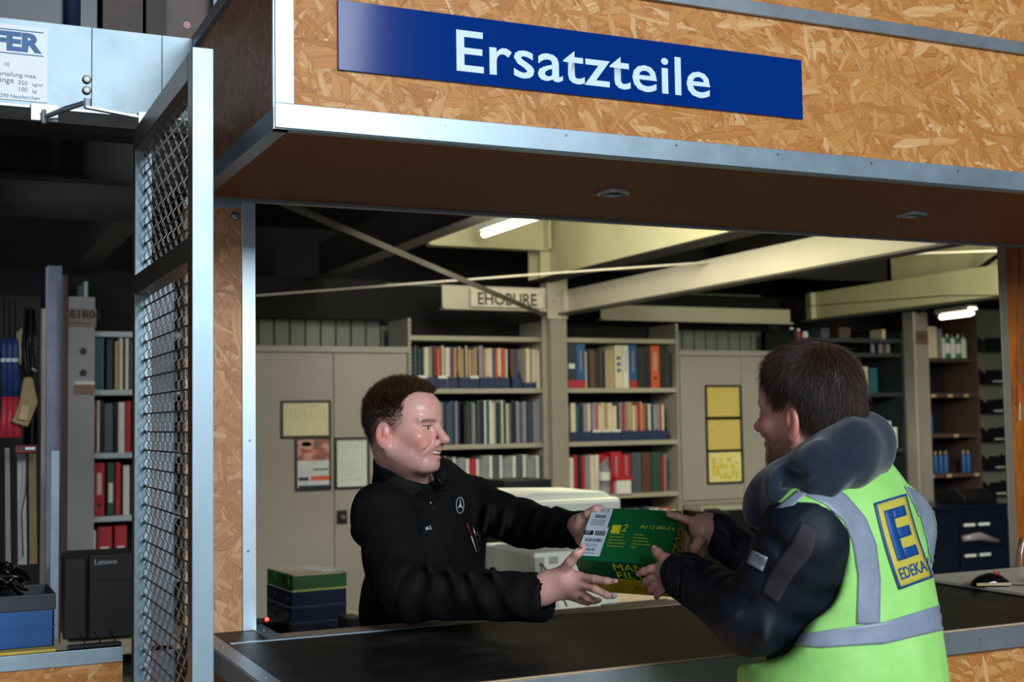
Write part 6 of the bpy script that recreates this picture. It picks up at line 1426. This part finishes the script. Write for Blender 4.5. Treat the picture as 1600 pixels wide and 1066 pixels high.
tr = Solid(); legs(tr, hip2, tw, tf).ell(hip2 - UP3 * .02, (.17, .13, .14), T2, .06); lo, hi = bounds(hip2, [hip2[0], hip2[1], .05], pad=.32); lo[2] = .04; hi[2] = 1.05
m, _ = tr.mesh('trousers', lo, hi, .011, None, 2); m.materials.append(TROU); link('trousers', m, cust); shoes(cust, hip2, tw, tf, BLK)
t = NT('reflective_band'); n1 = t.noise(t.coord(), 30, 5, .6); crk = t.math('GREATER_THAN', t.noise(t.coord((1, 1, .35)), 170, 4, .6), .72)
t.set(Base_Color=t.mix(t.math('MULTIPLY', crk, .7), t.ramp(n1, st((.3, '8793a6'), (.7, '99a5b8'))), lin('dfe8f2')), Roughness=.45, Metallic=.15); BAND = t.m
ribbon('reflective_band', BAND, cust, vest, [(1252, 772), (1290, 790), (1318, 815), (1332, 850), (1340, 900), (1338, 975)], [(1285, 752), (1322, 775), (1352, 810), (1368, 850), (1375, 905), (1374, 975)], 60, 8, .0022)
ribbon('reflective_band', BAND, cust, vest, [(1232, 996), (1290, 985), (1380, 972), (1475, 943)], [(1228, 1008), (1285, 1012), (1380, 1006), (1475, 984)], 80, 8, .003)
ribbon('reflective_band', BAND, cust, vest, [(1412, 760), (1432, 800), (1445, 850), (1452, 900)], [(1448, 775), (1462, 810), (1470, 850), (1472, 900)], 40, 8, .0022)
ribbon('reflective_band', BAND, cust, vest, [(1245, 768), (1200, 806), (1150, 858)], [(1262, 772), (1216, 812), (1160, 866)], 40, 4, .0022)
HEMM = plain('vest_binding', '8fd468', .6)
# logo on the back
LB = plain('logo_blue', '0b4a8e', .5, 0, .04); LY = plain('logo_yellow', 'cdbf4a', .55, 0, .05)
Q = np.array([(1403, 922), (1456, 903), (1414, 772), (1364, 787)], float)      # lower-left, lower-right, upper-right, upper-left
def lg(u, v):
    bow = 7.0 * math.sin(math.pi * v) * 1.0
    a = Q[0] * (1 - u) * (1 - v) + Q[1] * u * (1 - v) + Q[2] * u * v + Q[3] * (1 - u) * v; return (a[0] - bow * .35, a[1])
def patch(name, mat, u0, u1, v0, v1, off, n=10):
    return ribbon(name, mat, cust, vest, [lg(u0, v1 + (v0 - v1) * i / n) for i in range(n + 1)], [lg(u1, v1 + (v0 - v1) * i / n) for i in range(n + 1)], max(3, int((v1 - v0) * 30)), max(2, int((u1 - u0) * 12)), off, .0006)
patch('logo_border', LB, 0, 1, 0, 1, .003); patch('logo_field', LY, .06, .94, .028, .972, .0042)
for (u0, u1, v0, v1) in ((.2, .44, .30, .88), (.44, .82, .76, .88), (.44, .80, .535, .655), (.44, .82, .30, .42)): patch('logo_letter', LB, u0, u1, v0, v1, .0054)
drape_text('logo_lettering', 'EDEKA', LB, cust, vest, [lg(.13, .095), lg(.90, .095), lg(.90, .225), lg(.13, .225)], .014, .0056)
GP = plain('grey_patch', '2c2a30', .7); patch2 = ribbon('sleeve_patch', GP, cust, jack2, [(1252, 815), (1235, 850), (1205, 890), (1190, 925)], [(1280, 830), (1268, 868), (1236, 905), (1215, 945)], 20, 6, .002)
ribbon('reflective_tab', plain('tab_grey', 'a2a6b2', .4), cust, jack2, [(1177, 859), (1169, 880)], [(1201, 871), (1193, 893)], 6, 4, .003)
ribbon('sleeve_cuff', JNAVY, cust, jack2, [(1046, 868), (1042, 925)], [(1066, 868), (1062, 932)], 14, 4, .003, .003)
for tip, d, n in ((P(1023, 858, 2.822), cvec(-.8, -.5, .1), cvec(.0, -.8, -.6)), (P(1044, 803, 2.925), cvec(-1, -.25, 0), cvec(.1, -.9, -.4))): nail(cust, tip + n * .0055, d, n)
